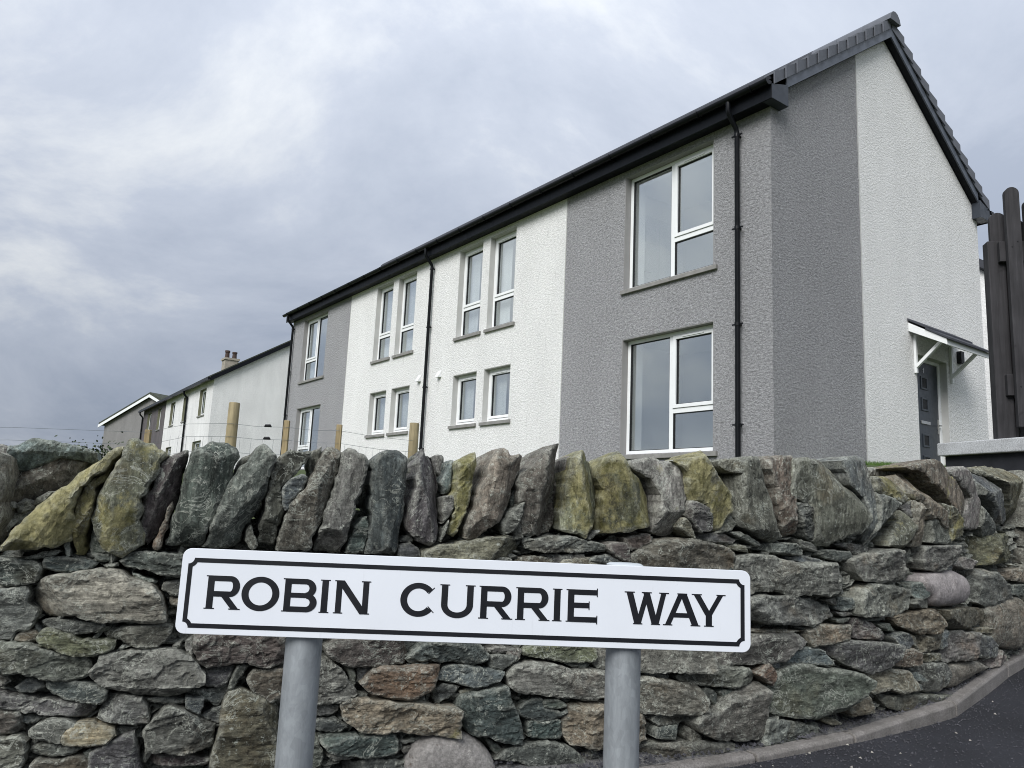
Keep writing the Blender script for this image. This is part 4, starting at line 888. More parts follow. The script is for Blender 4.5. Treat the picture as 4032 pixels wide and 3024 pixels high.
def window(parent, off, u0, u1, z0, z1, kind, reveal, rec=.12, blind=0.0, sash_low=True, sillm='sill', room=True, inner_door=False):
    """window set into a front wall (x = 0). kind: big, tall, small, old"""
    e = .012; a, c = u0 + e, u1 - e; lo, hi = z0 + .005, z1 - e; fw = .055; x0, x1 = rec, rec + .07
    b = MB(off); b.box(x0, x1, a, a + fw, lo, hi); b.box(x0, x1, c - fw, c, lo, hi); b.box(x0, x1, a + fw, c - fw, hi - fw, hi); b.box(x0, x1, a + fw, c - fw, lo, lo + fw)
    tr = lo + .60; ml = None
    if kind == 'big':
        ml = (a + c) / 2 - .02 if sash_low else (a + c) / 2 + .02; b.box(x0 + .002, x1, ml - .035, ml + .035, lo + fw, hi - fw)
        s0, s1 = (a + fw, ml - .035) if sash_low else (ml + .035, c - fw); b.box(x0 + .002, x1, s0, s1, tr - .035, tr + .035)
    elif kind in ('tall', 'old'):
        s0, s1 = a + fw, c - fw
        if kind == 'tall': b.box(x0 + .002, x1, s0, s1, tr - .035, tr + .035)
    else: s0, s1 = a + fw, c - fw
    win = b.build('window', M['upvc'], parent, bevel=.004)
    st = tr + .035 if kind in ('big', 'tall') else lo + fw
    sw = .055; b = MB(off); xs = x0 - .014
    b.box(xs, x1 - .01, s0 + .004, s0 + sw, st + .004, hi - fw - .004); b.box(xs, x1 - .01, s1 - sw, s1 - .004, st + .004, hi - fw - .004); b.box(xs, x1 - .01, s0 + sw, s1 - sw, st + .004, st + sw); b.box(xs, x1 - .01, s0 + sw, s1 - sw, hi - fw - sw, hi - fw - .004)
    b.build('sash', M['upvc'], win, bevel=.003)
    panes = [(s0 + sw, s1 - sw, st + sw, hi - fw - sw)]
    if kind == 'big':
        o0, o1 = (ml + .035, c - fw) if sash_low else (a + fw, ml - .035); panes += [(o0, o1, lo + fw, hi - fw), (s0, s1, lo + fw, tr - .035)]
    if kind == 'tall': panes += [(s0, s1, lo + fw, tr - .035)]
    for p in panes:
        b = MB(off); xm = x0 + .03; b.box(xm, xm + .006, p[0] + .009, p[1] - .009, p[2] + .009, p[3] - .009); b.build('pane', M['glass'], win)
        b = MB(off); g0 = .010; xa, xb = x0 + .012, x0 + .05
        b.box(xa, xb, p[0], p[0] + g0, p[2], p[3]); b.box(xa, xb, p[1] - g0, p[1], p[2], p[3]); b.box(xa, xb, p[0] + g0, p[1] - g0, p[2], p[2] + g0); b.box(xa, xb, p[0] + g0, p[1] - g0, p[3] - g0, p[3]); b.build('gasket', M['gasket'], win)
    if kind != 'old':
        b = MB(off); m = (s0 + s1) / 2; hw = min(.19, (s1 - s0) * .3); b.box(xs - .012, xs - .001, m - hw, m + hw, hi - fw - sw + .016, hi - fw - sw + .034); b.build('trickle_vent', M['upvc'], win, bevel=.002)
    # smooth rendered reveal lining, concrete sill
    b = MB(off); k = .003
    b.box(k, x0 + .05, u0, u0 + e - .001, z0, z1); b.box(k, x0 + .05, u1 - e + .001, u1, z0, z1); b.box(k, x0 + .05, u0 + e, u1 - e, z1 - e + .001, z1); b.build('reveal', M[reveal], win)
    b = MB(off); b.extrude([(-.045, u0 - .07, z0 - .075), (-.045, u0 - .07, z0 - .012), (x0 + .02, u0 - .07, z0 + .004), (x0 + .02, u0 - .07, z0 - .075)], (0, 0, 0), (0, u1 - u0 + .10, 0)); b.build('sill', M[sillm], win, bevel=.004)
    # inner reveal boards and the room behind
    if room:
        b = MB(off); xi, xo = x1 + .001, x1 + .24; b.box(xi, xo, a - .02, a + .012, lo - .02, hi + .02); b.box(xi, xo, c - .012, c + .02, lo - .02, hi + .02); b.box(xi, xo, a + .012, c - .012, hi - .012, hi + .02); b.box(xi, xo, a + .012, c - .012, lo - .02, lo + .012); b.build('inner_reveal', M['room'], win)
        b = MB(off); X = xo + 1.5; y0, y1 = a - .5, c + .5; zl, zh = (z0 - .85 if kind != 'big' else z0 - .4), z1 + .12
        b.quad((X, y0, zl), (X, y1, zl), (X, y1, zh), (X, y0, zh)); b.quad((xo, y0, zl), (X, y0, zl), (X, y0, zh), (xo, y0, zh)); b.quad((xo, y1, zl), (X, y1, zl), (X, y1, zh), (xo, y1, zh)); b.quad((xo, y0, zh), (X, y0, zh), (X, y1, zh), (xo, y1, zh)); b.quad((xo, y0, zl), (X, y0, zl), (X, y1, zl), (xo, y1, zl))
        b.build('room_lining', M['room'], win)
    if inner_door:                                     # panelled white door on the side wall of the room
        D0 = xo + .40; b = MB(off); b.box(D0, D0 + .78, y1 - .045, y1 - .005, zl, zl + 2.02); b.build('room_door', M['curtain'], win)
        for (pa, pb) in ((.09, .35), (.43, .69)):
            for (qa, qb) in ((.12, .78), (.92, 1.42), (1.54, 1.90)): b = MB(off); b.box(D0 + pa, D0 + pb, y1 - .062, y1 - .046, zl + qa, zl + qb); b.build('door_panel', M['curtain'], win, bevel=.012)
        b = MB(off); b.tube([(D0 + .06, y1 - .05, zl + 1.0), (D0 + .06, y1 - .10, zl + 1.0), (D0 + .17, y1 - .10, zl + 1.0)], .010, 8); b.build('room_door_handle', M['steel'], win)
    if blind:
        b = MB(off); n_ = 26; w_ = (c - a) * blind; x_ = x1 + .10; vs_ = []
        for i in range(n_ + 1):
            q = c - .02 - w_ * i / n_; vs_ += [(x_ + .016 * math.sin(i * 1.9), q, lo + .02), (x_ + .016 * math.sin(i * 1.9), q, hi - .02)]
        b.add(vs_, [(2 * i, 2 * i + 2, 2 * i + 3, 2 * i + 1) for i in range(n_)]); b.build('curtain', M['curtain'], win, smooth=60)
    return win

def downpipe(parent, off, u, zt, zb, xg=-.235, clips=True, r=.034, mat='blackpipe'):
    b = MB(off); px = -.075
    b.tube([(xg, u, zt), (xg, u, zt - .12), (xg + .02, u, zt - .17), (px - .02, u, zt - .33), (px, u, zt - .38), (px, u, zb)], r, 14); pipe = b.build('downpipe', M[mat], parent, smooth=50)
    if clips:
        z = zt - .42; k = 0
        while z > zb + .1:
            b = MB(off); b.tube([(px, u, z - .022), (px, u, z + .022)], r * 1.16, 14); b.box(px + .02, -.002, u - .015, u + .015, z - .012, z + .012); b.box(px - .008, px + .008, u - .085, u + .085, z - .009, z + .009); b.build('pipe_clip', M[mat], pipe); z -= 1.32; k += 1
    return pipe

# ------------------------------------------------------------------ main house
ZB = .60; HX, HY = 3.2518, 9.4634; HYAW = rad(36.072)
house = empty('house', (HX, HY, EZ + ZB), HYAW); tag(house, 'two-storey new house rendered in grey and white panels with dark gutters', 'house')
OF = (0, 0, -ZB); LEN = 17.12; DEP = 6.02
RS = .695                                              # roof slope
ztop = lambda w: 5.56 + RS * (w if w < 3.01 else DEP - w)
BIG = [(.93, 2.69, 3.46, 5.33), (.93, 2.69, .90, 2.67)]; FAR = [(14.43, 16.19, 3.46, 5.33), (14.43, 16.19, .90, 2.67)]
MID = [(u, u + .87, z0, z1) for u in (5.59, 6.71, 9.40, 10.53) for z0, z1 in ((3.46, 5.33), (1.64, 2.67))]
wall_panel('wall', M['grey_render'], house, 'u', .1, 4.12, .2, 5.50, BIG, .10, OF)['label'] = 'grey roughcast wall panel beside the corner'
wall_panel('wall', M['white_render'], house, 'u', 4.12, 12.91, .2, 5.50, MID, .10, OF)['label'] = 'white roughcast wall panel in the middle of the front'
wall_panel('wall', M['grey_render'], house, 'u', 12.91, LEN, .2, 5.50, FAR, .10, OF)['label'] = 'grey roughcast wall panel at the far end'
DOOR = (3.64, 4.62, .62, 2.66)
wall_panel('wall', M['grey_render'], house, 'w', 0, 2.14, .2, ztop, [], .10, OF)['label'] = 'dark grey roughcast half of the gable'
wall_panel('wall', M['white_render'], house, 'w', 2.14, DEP, .2, ztop, [DOOR], .10, OF)['label'] = 'white roughcast half of the gable'
b = MB(OF); b.box(DEP - .1, DEP, .1, LEN, .2, 5.5); b.box(.1, DEP - .1, LEN - .1, LEN, .2, 5.5); b.box(.11, DEP - .11, .11, LEN - .11, 2.82, 2.90); b.box(.11, DEP - .11, .11, LEN - .11, 5.47, 5.54); b.build('wall', M['white_render'], house)['label'] = 'rear walls and floors'
# stop beads where the two renders meet
for u in (4.12, 12.91): b = MB(OF); b.box(-.004, .01, u - .008, u + .008, .2, 5.42); b.build('render_bead', M['reveal'], house)
b = MB(OF); b.box(2.132, 2.148, -.004, .01, .2, 6.95); b.build('render_bead', M['reveal'], house)
for k, h in enumerate(BIG): window(house, OF, *h, 'big', 'reveal_grey', sash_low=True, inner_door=(k == 0))
for k, h in enumerate(FAR): window(house, OF, *h, 'big', 'reveal_grey', sash_low=False, blind=.35)
for h in MID: window(house, OF, *h, 'tall' if h[2] > 3 else 'small', 'reveal', blind=.42)
# eaves: soffit, fascia, gutter with brackets
def eaves(sgn, x_):
    b = MB(OF); X = lambda q: q if sgn < 0 else DEP - q
    x0, x1 = sorted((X(-.175), X(-.002))); b.box(x0, x1, -.145, LEN + .12, 5.425, 5.44); b.build('soffit', M['anthracite'], house)
    x0, x1 = sorted((X(-.195), X(-.175))); b = MB(OF); b.box(x0, x1, -.15, LEN + .125, 5.41, 5.645); b.build('fascia', M['anthracite'], house, bevel=.003)
    b = MB(OF); n_ = 12; r = .058; cx = X(-.262); vs_ = []
    for y_ in (-.16, LEN + .16):
        for rr_ in (r, r - .006):
            for k in range(n_ + 1): a = math.pi + math.pi * k / n_; vs_.append((cx + rr_ * math.cos(a), y_, 5.635 + rr_ * math.sin(a) * 1.05))
    m_ = n_ + 1; fs_ = []
    for k in range(n_): fs_ += [(k, k + 1, 2 * m_ + k + 1, 2 * m_ + k), (m_ + k, 3 * m_ + k, 3 * m_ + k + 1, m_ + k + 1)]
    fs_ += [(0, 2 * m_, 3 * m_, m_), (n_, m_ + n_, 3 * m_ + n_, 2 * m_ + n_)] + [tuple(range(0, m_))]  + [tuple(range(2 * m_, 3 * m_))[::-1]]
    b.add(vs_, fs_); gut = b.build('gutter', M['blackpipe'], house, smooth=50)
    for k in range(20):
        y_ = .1 + k * .885; b = MB(OF); b.tube([(cx + (r + .005) * math.cos(a), y_, 5.635 + (r + .005) * 1.05 * math.sin(a)) for a in np.linspace(math.pi * .98, math.pi * 2.02, 12)], .011, 6); xa, xb = sorted((X(-.196), X(-.21))); b.box(xa, xb, y_ - .02, y_ + .02, 5.55, 5.64); b.build('gutter_bracket', M['blackpipe'], gut)
eaves(-1, 0); eaves(1, 0)
for u in (.48, 8.6, 16.93): downpipe(house, OF, u, 5.59, .5, -.262)
# box ends at the foot of the verge
for X0, X1, fr in ((-.175, .185, -.195), (DEP - .185, DEP + .175, DEP + .195)):
    b = MB(OF); zf = 5.63; A_ = [(X0, 5.42), (X1, 5.42), (X1, ztop(.16) + .06), (X0, 5.62)] if X0 < 0 else [(X0, 5.42), (X1, 5.42), (X1, 5.62), (X0, ztop(.16) + .06)]
    b.extrude([(x, -.148, z) for x, z in A_], (0, 0, 0), (0, .146, 0)); b.build('eaves_box_end', M['boxend'], house, bevel=.003)
# roof slopes, bargeboards, verge tiles, ridge
zr = lambda w: 5.80 + RS * ((w + .08) if w < 3.01 else (DEP - w + .08))
def slope_pt(t, sgn, dz=0): w = -.22 + t * 3.23; return (w if sgn < 0 else DEP - w, 5.80 + RS * (w + .08) + dz)
roof = None
for sgn in (-1, 1):
    b = MB(OF); N_ = 12
    for k in range(N_):                                # overlapping courses of tiles
        p = slope_pt(k / N_, sgn, .012); q = slope_pt((k + 1) / N_ + .02, sgn, -.012)
        y0, y1 = -.09, LEN + .09; b.add([(p[0], y0, p[1]), (p[0], y1, p[1]), (q[0], y1, q[1]), (q[0], y0, q[1]), (p[0], y0, p[1] - .045), (p[0], y1, p[1] - .045), (q[0], y1, q[1] - .045), (q[0], y0, q[1] - .045)], [(0, 1, 2, 3), (4, 7, 6, 5), (0, 4, 5, 1), (2, 6, 7, 3), (0, 3, 7, 4), (1, 5, 6, 2)])
    roof = b.build('roof', M['rooftile'], house)
    for gy, s2 in ((-.10, -1), (LEN + .10, 1)):        # bargeboard and its soffit
        b = MB(OF); w0 = .19; pts_ = [(w0, ztop(w0) + .01), (3.01, ztop(3.0099) + .01), (3.01, ztop(3.0099) + .175), (w0, ztop(w0) + .175)]
        pts_ = [((x if sgn < 0 else DEP - x), z) for x, z in pts_]
        b.extrude([(x, gy + s2 * .022, z) for x, z in pts_], (0, 0, 0), (0, -s2 * .022, 0)); b.build('bargeboard', M['barge'], house, bevel=.003)
        b = MB(OF); pts_ = [(w0, ztop(w0) + .012), (3.01, ztop(3.0099) + .012), (3.01, ztop(3.0099) + .03), (w0, ztop(w0) + .03)]; pts_ = [((x if sgn < 0 else DEP - x), z) for x, z in pts_]
        b.extrude([(x, gy - s2 * .001, z) for x, z in pts_], (0, 0, 0), (0, -s2 * .096, 0)); b.build('verge_soffit', M['anthracite'], house)
        if s2 > 0: continue
        for k in range(12):                            # dry-verge caps, each lapping the one below
            p = slope_pt(k / 12 * .955 + .025, sgn); q = slope_pt((k + 1) / 12 * .955 + .025 + .012, sgn); b = MB(OF); o1, o2 = .068, .030
            a1 = (p[0], gy - o1, p[1] + .048); a2 = (q[0], gy - o2, q[1] + .008); c1 = (p[0], gy - o1, p[1] - .135); c2 = (q[0], gy - o2, q[1] - .135)
            t1 = (p[0], gy + .10, p[1] + .035); t2 = (q[0], gy + .10, q[1] + .012); i1 = (p[0], gy - o1 + .02, p[1] - .135); i2 = (q[0], gy - o2 + .02, q[1] - .135); j1 = (p[0], gy - o1 + .02, p[1] + .015); j2 = (q[0], gy - o2 + .02, q[1] - .008); u1_ = (p[0], gy + .10, p[1] + .015); u2_ = (q[0], gy + .10, q[1] - .008)
            b.add([c1, a1, t1, u1_, j1, i1, c2, a2, t2, u2_, j2, i2], [(0, 1, 2, 3, 4, 5), (11, 10, 9, 8, 7, 6)] + [(i, 6 + i, 6 + (i + 1) % 6, (i + 1) % 6) for i in range(6)]); b.build('verge_tile', M['vergetile'], house, bevel=.002)
zri = ztop(3.0099) + .33
for k in range(38):
    y0 = -.20 + k * .46; b = MB(OF); r = .125; n_ = 10; sec = [(3.01 + rr_ * 1.05 * math.cos(a), z_) for rr_, z_ in ()] 
    prof = [(-.16, -.10), (-.13, -.01), (-.07, .055), (0, .075), (.07, .055), (.13, -.01), (.16, -.10)]
    b.extrude([(3.01 + x, y0, zri + z) for x, z in prof], (0, 0, 0), (0, .47, 0)); b.build('ridge_tile', M['vergetile'], house, smooth=40) if k < 3 else None
b = MB(OF); b.extrude([(3.01 + x, 1.18, zri + z) for x, z in prof], (0, 0, 0), (0, LEN - 1.0, 0)); b.build('ridge', M['rooftile'], house)
# wall vents on the front
for u in (8.96, 8.11):
    b = MB(OF); b.extrude([(-.002, u - .06, 2.69), (-.085, u - .06, 2.69), (-.075, u - .06, 2.73), (-.002, u - .06, 2.84)], (0, 0, 0), (0, .12, 0)); b.build('wall_vent', M['upvc'], house, bevel=.004)
# front door in the gable, with lean-to canopy
d0, d1, z0, z1 = DOOR; rc = .13
b = MB(OF); b.box(d0, d0 + .06, rc - .02, rc + .05, z0, z1); b.box(d1 - .06, d1, rc - .02, rc + .05, z0, z1); b.box(d0 + .06, d1 - .06, rc - .02, rc + .05, z1 - .06, z1); b.build('door_frame', M['upvc'], house, bevel=.003)
b = MB(OF); b.box(d0, d0 + .008, .003, rc - .02, z0, z1 - .008); b.box(d1 - .008, d1, .003, rc - .02, z0, z1 - .008); b.box(d0, d1, .003, rc - .02, z1 - .008, z1); b.build('door_reveal', M['reveal'], house)
b = MB(OF); b.box(d0 + .062, d1 - .062, rc, rc + .044, z0 + .03, z1 - .062); door = b.build('door', M['door'], house, bevel=.003); door['label'] = 'dark grey front door with four small square panes and the number 1'
dm = (d0 + d1) / 2 - .02
for zc_ in (2.27, 1.93, 1.36, 1.02):
    b = MB(OF); s_ = .105
    for q in ((dm - s_, dm - s_ + .03, zc_ - s_, zc_ + s_), (dm + s_ - .03, dm + s_, zc_ - s_, zc_ + s_), (dm - s_ + .03, dm + s_ - .03, zc_ + s_ - .03, zc_ + s_), (dm - s_ + .03, dm + s_ - .03, zc_ - s_, zc_ - s_ + .03)): b.box(q[0], q[1], rc - .014, rc + .002, q[2], q[3])
    b.build('pane_bead', M['door'], door, bevel=.004); b = MB(OF); b.box(dm - s_ + .03, dm + s_ - .03, rc - .004, rc + .001, zc_ - s_ + .03, zc_ + s_ - .03); b.build('door_pane', M['gasket'], door)
b = MB(OF); b.box(dm - .14, dm + .14, rc - .016, rc - .001, 1.615, 1.665); b.build('letter_plate', M['steel'], door, bevel=.004)
b = MB(OF); b.box(d1 - .125, d1 - .09, rc - .012, rc - .001, 1.50, 1.73); b.tube([(d1 - .108, rc - .02, 1.63), (d1 - .108, rc - .06, 1.63), (d1 - .20, rc - .062, 1.63)], .010, 8); b.build('door_handle', M['steel'], door, smooth=50)
b = MB(OF); b.box(dm - .008, dm + .008, rc - .006, rc - .001, 2.43, 2.51); b.extrude([(dm - .008, rc - .006, 2.51), (dm - .028, rc - .006, 2.485), (dm - .028, rc - .006, 2.472), (dm - .008, rc - .006, 2.49)], (0, 0, 0), (0, .005, 0)); b.build('door_number', M['steel'], door)
b = MB(OF); b.box(d0 - .05, d1 + .05, -.35, rc, .50, z0 - .002); b.build('door_step', M['sill'], house)
CW0, CW1, CP = 3.42, 4.84, -.555
cz = lambda y: 3.11 + (y / CP) * (2.775 - 3.11)          # underside of the canopy tiles
b = MB(OF); b.extrude([(CW0 + .024, -.003, cz(0) - .05), (CW0 + .024, CP + .024, cz(CP) - .03), (CW0 + .024, CP + .024, cz(CP) - .012), (CW0 + .024, -.003, cz(0) - .03)], (0, 0, 0), (CW1 - CW0 - .048, 0, 0)); can = b.build('canopy', M['white_paint'], house); can['label'] = 'white lean-to canopy with grey tiles over the door'
for wa in (CW0, CW1 - .022):
    b = MB(OF); b.extrude([(wa, -.003, cz(0) - .135), (wa, CP, cz(CP) - .09), (wa, CP, cz(CP) - .002), (wa, -.003, cz(0) - .002)], (0, 0, 0), (.022, 0, 0)); b.build('canopy_fascia', M['white_paint'], can, bevel=.003)
b = MB(OF); b.box(CW0 + .023, CW1 - .023, CP, CP + .022, cz(CP) - .09, cz(CP) - .002); b.build('canopy_fascia', M['white_paint'], can, bevel=.003)
for k in range(5):
    for j in range(2):
        wa, wb = CW0 - .02 + k * .292, CW0 - .02 + (k + 1) * .292 - .004; ya, yb = (CP - .045, -.26) if j == 0 else (-.31, -.002); up_ = .004 + (.028 if j else 0)
        b = MB(OF); b.extrude([(wa, ya, cz(ya) + up_), (wa, yb, cz(yb) + up_), (wa, yb, cz(yb) + up_ + .034), (wa, ya, cz(ya) + up_ + .034)], (0, 0, 0), (wb - wa, 0, 0)); b.build('canopy_tile', M['rooftile'], can, bevel=.003)
for w_ in (3.555, 4.715):
    b = MB(OF); b.box(w_, w_ + .05, -.04, -.003, 2.34, 2.94); b.build('canopy_bracket', M['white_paint'], can, bevel=.003); b = MB(OF); b.beam((w_ + .025, -.02, 2.43), (w_ + .025, -.43, 2.80), .046, .055, (1, 0, 0)); b.build('canopy_brace', M['white_paint'], can, bevel=.003)
b = MB(OF); b.box(4.98, 5.09, -.075, -.003, 2.70, 2.90); b.build('meter_box', M['gasket'], house); b = MB(OF); b.box(5.09, 5.14, -.06, -.003, 2.72, 2.90); b.build('wall_light', M['upvc'], house)

# ------------------------------------------------------------------ grass along the foot of the house (blades)
b = MB(); r = random.Random(3); hm = Matrix.Translation((HX, HY, EZ)) @ Matrix.Rotation(HYAW, 4, 'Z')
for k in range(16000):
    if k < 10000: p = hm @ Vector((r.uniform(1.2, 6.2), -abs(r.gauss(.02, .6)) - .02, 0))
    else: p = hm @ Vector((-abs(r.gauss(.02, .5)) - .02, r.uniform(-.5, 9), 0))
    z = EZ + lawn_z(p.x, p.y) - .01; a = r.uniform(0, 6.28); h = r.uniform(.03, .085); w_ = .004; ln = r.uniform(.0, .05)
    b.add([(p.x - math.cos(a) * w_, p.y - math.sin(a) * w_, z), (p.x + math.cos(a) * w_, p.y + math.sin(a) * w_, z), (p.x + math.sin(a) * ln, p.y + math.cos(a) * ln, z + h)], [(0, 1, 2)])
tag(b.build('grass', M['grass']), 'short green grass at the foot of the house and behind the wall', 'grass', kind='stuff')

# ------------------------------------------------------------------ older neighbours
nb = empty('terraced_house', (-14.066, 36.07, EZ + .4), rad(33.7)); tag(nb, 'older white two-storey terrace with chimney beyond the new house', 'house'); ON = (0, 0, -.4)
nz = lambda w: 5.62 + .63 * (w if w < 3.55 else 7.1 - w)
NW = [(1.36, 2.75, 3.93, 5.24), (5.50, 6.62, 3.93, 5.24), (8.82, 10.10, 3.93, 5.24), (1.40, 3.25, 1.4, 2.68), (8.6, 10.2, 1.4, 2.68)]; ND = [(13.05, 14.15, 3.93, 5.24), (16.45, 17.85, 3.93, 5.24), (14.3, 15.6, 1.4, 2.68)]
wall_panel('wall', M['old_white'], nb, 'u', 0, 11.65, 0, 5.62, NW, .1, ON); wall_panel('wall', M['old_dark'], nb, 'u', 11.65, 19.6, 0, 5.62, ND, .1, ON)['label'] = 'dark harled end of the terrace'
b = MB(ON); q = [0, 1.2, 2.4, 3.55, 4.7, 5.9, 7.1]
b.extrude([(.1, 0, 0), (7.1, 0, 0), (7.1, 0, 5.62), (3.55, 0, nz(3.5499)), (.1, 0, nz(.1))], (0, 0, 0), (0, .1, 0)); b.box(7.0, 7.1, .1, 19.6, 0, 5.6); b.box(.1, 7, 19.5, 19.6, 0, 5.6); b.build('wall', M['old_white'], nb)
for h in NW + ND: window(nb, ON, *h, 'old', 'green_reveal', rec=.14)
for sgn in (-1, 1):
    b = MB(ON); X = lambda w: w if sgn < 0 else 7.1 - w
    b.extrude([(X(-.28), -.16, nz(-.28) + .03), (X(3.55), -.16, nz(3.5499) + .03), (X(3.55), -.16, nz(3.5499) + .16), (X(-.28), -.16, nz(-.28) + .16)], (0, 0, 0), (0, 19.9, 0)); b.build('roof', M['oldroof'], nb)
    b = MB(ON); b.extrude([(X(-.2), -.19, nz(-.2) - .12), (X(3.55), -.19, nz(3.5499) - .12), (X(3.55), -.19, nz(3.5499) + .10), (X(-.2), -.19, nz(-.2) + .10)], (0, 0, 0), (0, .025, 0)); b.build('bargeboard', M['anthracite'], nb)
    b = MB(ON); x0, x1 = sorted((X(-.33), X(-.22))); b.box(x0, x1, -.2, 19.8, 5.42, 5.55); b.build('gutter', M['blackpipe'], nb)
for u in (5.35, 19.4): downpipe(nb, ON, u, 5.45, 1.0, -.27, False, .05)
b = MB(ON); b.box(2.72, 3.5, 10.0, 10.8, 7.2, 8.30); b.box(2.66, 3.56, 9.94, 10.86, 8.24, 8.36); ch = b.build('chimney', M['stack'], nb)
for w_, y_, h in ((2.93, 10.55, .52), (3.28, 10.22, .42)):
    b = MB(ON); b.tube([(w_, y_, 8.36), (w_, y_, 8.36 + h * .75), (w_, y_, 8.36 + h * .78), (w_, y_, 8.36 + h)], [.14, .12, .15, .15], 14); b.build('chimney_pot', M['pot'], ch, smooth=40)
# far grey gable
ca = rad(-65); fx, fy = -28.08, 60.0
fh = empty('gable_house', (fx, fy, EZ + .4), math.atan2(math.cos(ca), math.sin(ca)) + math.pi); tag(fh, 'distant grey gabled house with white bargeboards at the end of the row', 'house')
b = MB(ON); b.extrude([(-5.0, 0, 0), (5.0, 0, 0), (5.0, 0, 5.35), (0, 0, 7.55), (-5.0, 0, 5.35)], (0, 0, 0), (0, 9, 0)); b.build('wall', M['old_grey'], fh)
for sgn in (-1, 1):
    b = MB(ON); b.extrude([(sgn * 5.4, -.25, 5.30), (0, -.25, 7.66), (0, -.25, 7.86), (sgn * 5.4, -.25, 5.50)], (0, 0, 0), (0, 9.5, 0)); b.build('roof', M['oldroof'], fh)
    b = MB(ON); b.extrude([(sgn * 5.4, -.30, 5.10), (0, -.30, 7.46), (0, -.30, 7.68), (sgn * 5.4, -.30, 5.32)], (0, 0, 0), (0, .04, 0)); b.build('bargeboard', M['white_paint'], fh)
# white house glimpsed past the right-hand corner
bh = empty('white_house', (9.2, 17.6, EZ + .5), rad(-20)); tag(bh, 'white house glimpsed behind the dark timber fence', 'house'); OB = (0, 0, -.5)
b = MB(OB); b.extrude([(-3.2, 0, 0), (3.2, 0, 0), (3.2, 0, 5.0), (0, 0, 6.9), (-3.2, 0, 5.0)], (0, 0, 0), (0, 8, 0)); b.build('wall', M['old_white'], bh)
for sgn in (-1, 1): b = MB(OB); b.extrude([(sgn * 3.5, -.15, 4.80), (0, -.15, 6.88), (0, -.15, 7.08), (sgn * 3.5, -.15, 5.0)], (0, 0, 0), (0, 8.3, 0)); b.build('roof', M['rooftile'], bh)
b = MB(OB); b.box(1.75, 2.75, -.03, .02, 1.25, 1.75); b.build('window', M['gasket'], bh)

# ------------------------------------------------------------------ wire fence behind the wall
wf = empty('wire_fence', (-2.0, 7.3, EZ + .5)); tag(wf, 'stock wire fence on pale timber posts standing on the lawn', 'wire fence'); FO = (2.0, -7.3, -EZ - .5)
def lawn_low(x): return EZ + .3
for x, y, z in ((-2.593, 7.2, .882), (-1.019, 8.2, .873)):
    b = MB(FO); b.tube([(x, y, EZ + .1), (x, y, EZ + z - .01), (x, y, EZ + z)], [.052, .050, .047], 20); b.build('post', M['post_wood'], wf, smooth=40)
for x, y, z in ((-2.115, 7.3, .747), (-1.638, 7.4, .74), (-3.461, 7.4, .609)):
    b = MB(FO); b.box(x - .025, x + .025, y - .022, y + .022, EZ + .1, EZ + z); b.build('stake', M['stake_wood'], wf, bevel=.003)
lines = [((-6.0, 7.3), (-3.461, 7.36)), ((-3.461, 7.36), (-2.593, 7.14)), ((-2.593, 7.14), (-2.115, 7.27)), ((-2.115, 7.27), (-1.638, 7.37)), ((-1.638, 7.37), (-1.019, 8.14))]
for hz in (.68, .56, .42, .30, .18):
    b = MB(FO); p = [(*lines[0][0], EZ + hz - .18)]
    for (a, c) in lines:
        for f in (.5, 1.0): p.append((a[0] + (c[0] - a[0]) * f, a[1] + (c[1] - a[1]) * f, EZ + hz - (.012 if f == .5 else 0) - (.10 if c[0] < -3 else 0)))
    b.tube(p, .0016, 4); b.build('wire', M['wire'], wf)
b = MB(FO)
for (a, c) in lines[1:]:
    n_ = int(math.hypot(c[0] - a[0], c[1] - a[1]) / .085)
    for k in range(1, n_):
        f = k / n_; x, y = a[0] + (c[0] - a[0]) * f, a[1] + (c[1] - a[1]) * f; b.tube([(x, y, EZ + .1), (x + rnd.uniform(-.006, .006), y, EZ + .3), (x, y, EZ + .555)], .0012, 3)
o = b.build('netting', M['wire'], wf); o['kind'] = 'stuff'
for zt in (.672, .555):
    b = MB(FO); xm, ym = -2.27, 7.225; b.tube([(xm - .03, ym, EZ + zt), (xm - .02, ym, EZ + zt + .01), (xm + .02, ym, EZ + zt + .012), (xm + .035, ym, EZ + zt)], [.006, .014, .014, .005], 8); b.build('wire_strainer', M['gasket'], wf)

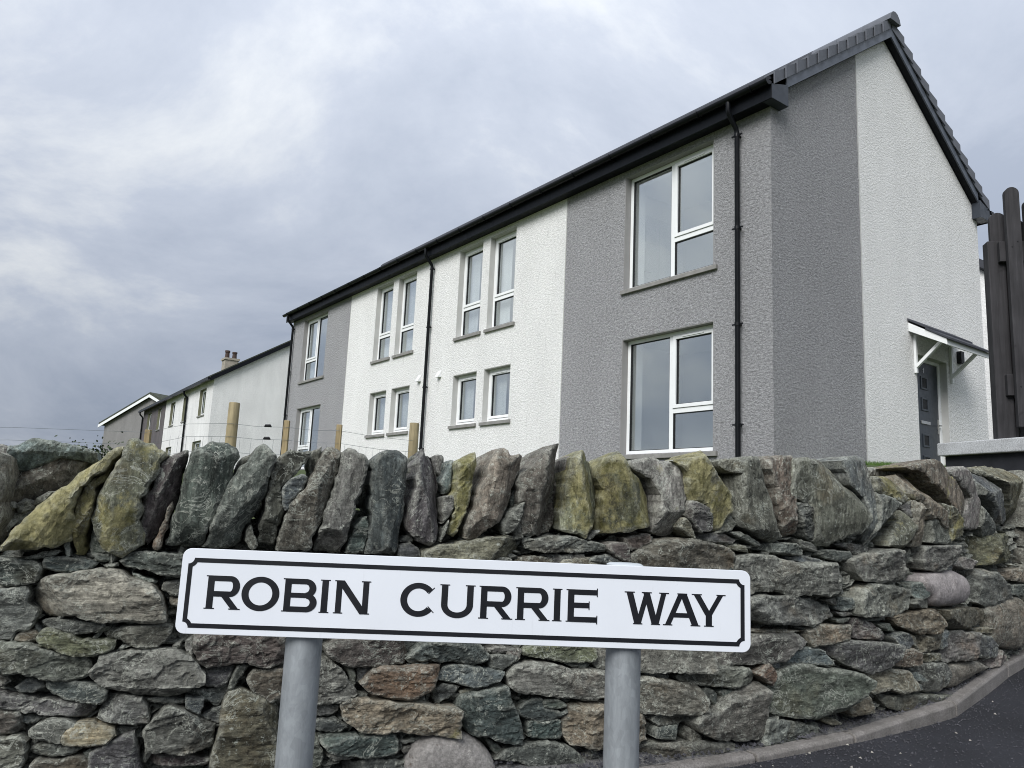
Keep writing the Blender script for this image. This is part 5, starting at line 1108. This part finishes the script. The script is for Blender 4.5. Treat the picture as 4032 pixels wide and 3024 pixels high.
# ------------------------------------------------------------------ low boundary wall with concrete coping, dark timber fence on it
bw = empty('boundary_wall', (3.5, 5.75, EZ + .2), math.atan2(-.655, .23) + math.pi / 2); tag(bw, 'low boundary wall, base coloured dark as shade, with pale concrete coping under the timber fence', 'wall')
b = MB(); b.box(-.02, .26, -.75, .34, .37, .47); b.build('coping', M['conc'], bw, bevel=.008)
b = MB(); b.box(.03, .22, -.74, .31, -.4, .368); b.build('wall_base', M['shadewall'], bw)  # base coloured near black for the shaded recess under the coping
tf = empty('timber_fence', (3.665, 5.72, EZ + .67), rad(-12)); tag(tf, 'dark stained timber fence with round-topped uprights on the coping', 'timber fence')
b = MB(); b.box(-.02, .10, .0, .10, .0, 1.56); b.build('post', M['dark_wood'], tf, bevel=.004)
for z in (.42, 1.46):
    b = MB(); b.box(.045, 1.5, -.045, .02, z - .08, z + .08); b.build('rail', M['dark_wood'], tf, bevel=.004)
def pale(x, y, w, t, z0, z1):
    b = MB(); n_ = 10; pr = [(x - w / 2, z0), (x + w / 2, z0)] + [(x + w / 2 * math.cos(math.pi * k / n_), z1 - w / 2 + w / 2 * math.sin(math.pi * k / n_)) for k in range(n_ + 1)]
    b.extrude([(q[0], y, q[1]) for q in pr], (0, 0, 0), (0, t, 0)); return b.build('pale', M['dark_wood'], tf, bevel=.003)
for k in range(8):
    x = .135 + k * .128; p = pale(x, -.095, .10, .048, .10, (1.96, 1.86, 1.91)[k % 3]); pale(x - .064, .022, .118, .04, .02, (1.80, 1.74, 1.83)[k % 3])
    for z in (.42, 1.50):
        for dx in (-.02, .02): b = MB(); b.tube([(x + dx, -.099, z + dx), (x + dx, -.094, z + dx)], .005, 8); b.build('bolt', M['gasket'], p)

# ------------------------------------------------------------------ shrub far left
sh = empty('shrub', (-21.6, 40.5, EZ + .6)); tag(sh, 'dark bush showing above the stones at the far left', 'shrub'); r = random.Random(8)
b = MB()
for k in range(1500):
    d = Vector((r.gauss(0, .9), r.gauss(0, .5), abs(r.gauss(.75, .5)))); s = r.uniform(.05, .13); a = Vector((r.uniform(-1, 1), r.uniform(-1, 1), r.uniform(-1, 1))).normalized() * s; c = a.orthogonal().normalized() * s * .6
    b.add([tuple(d - a), tuple(d + c), tuple(d + a), tuple(d - c)], [(0, 1, 2, 3)])
b.build('foliage', M['leaf'], sh); b = MB(); b.tube([(0, 0, -.6), (.05, 0, .4), (.1, .05, 1.0)], [.08, .06, .02], 8); b.build('stem', M['post_wood'], sh)
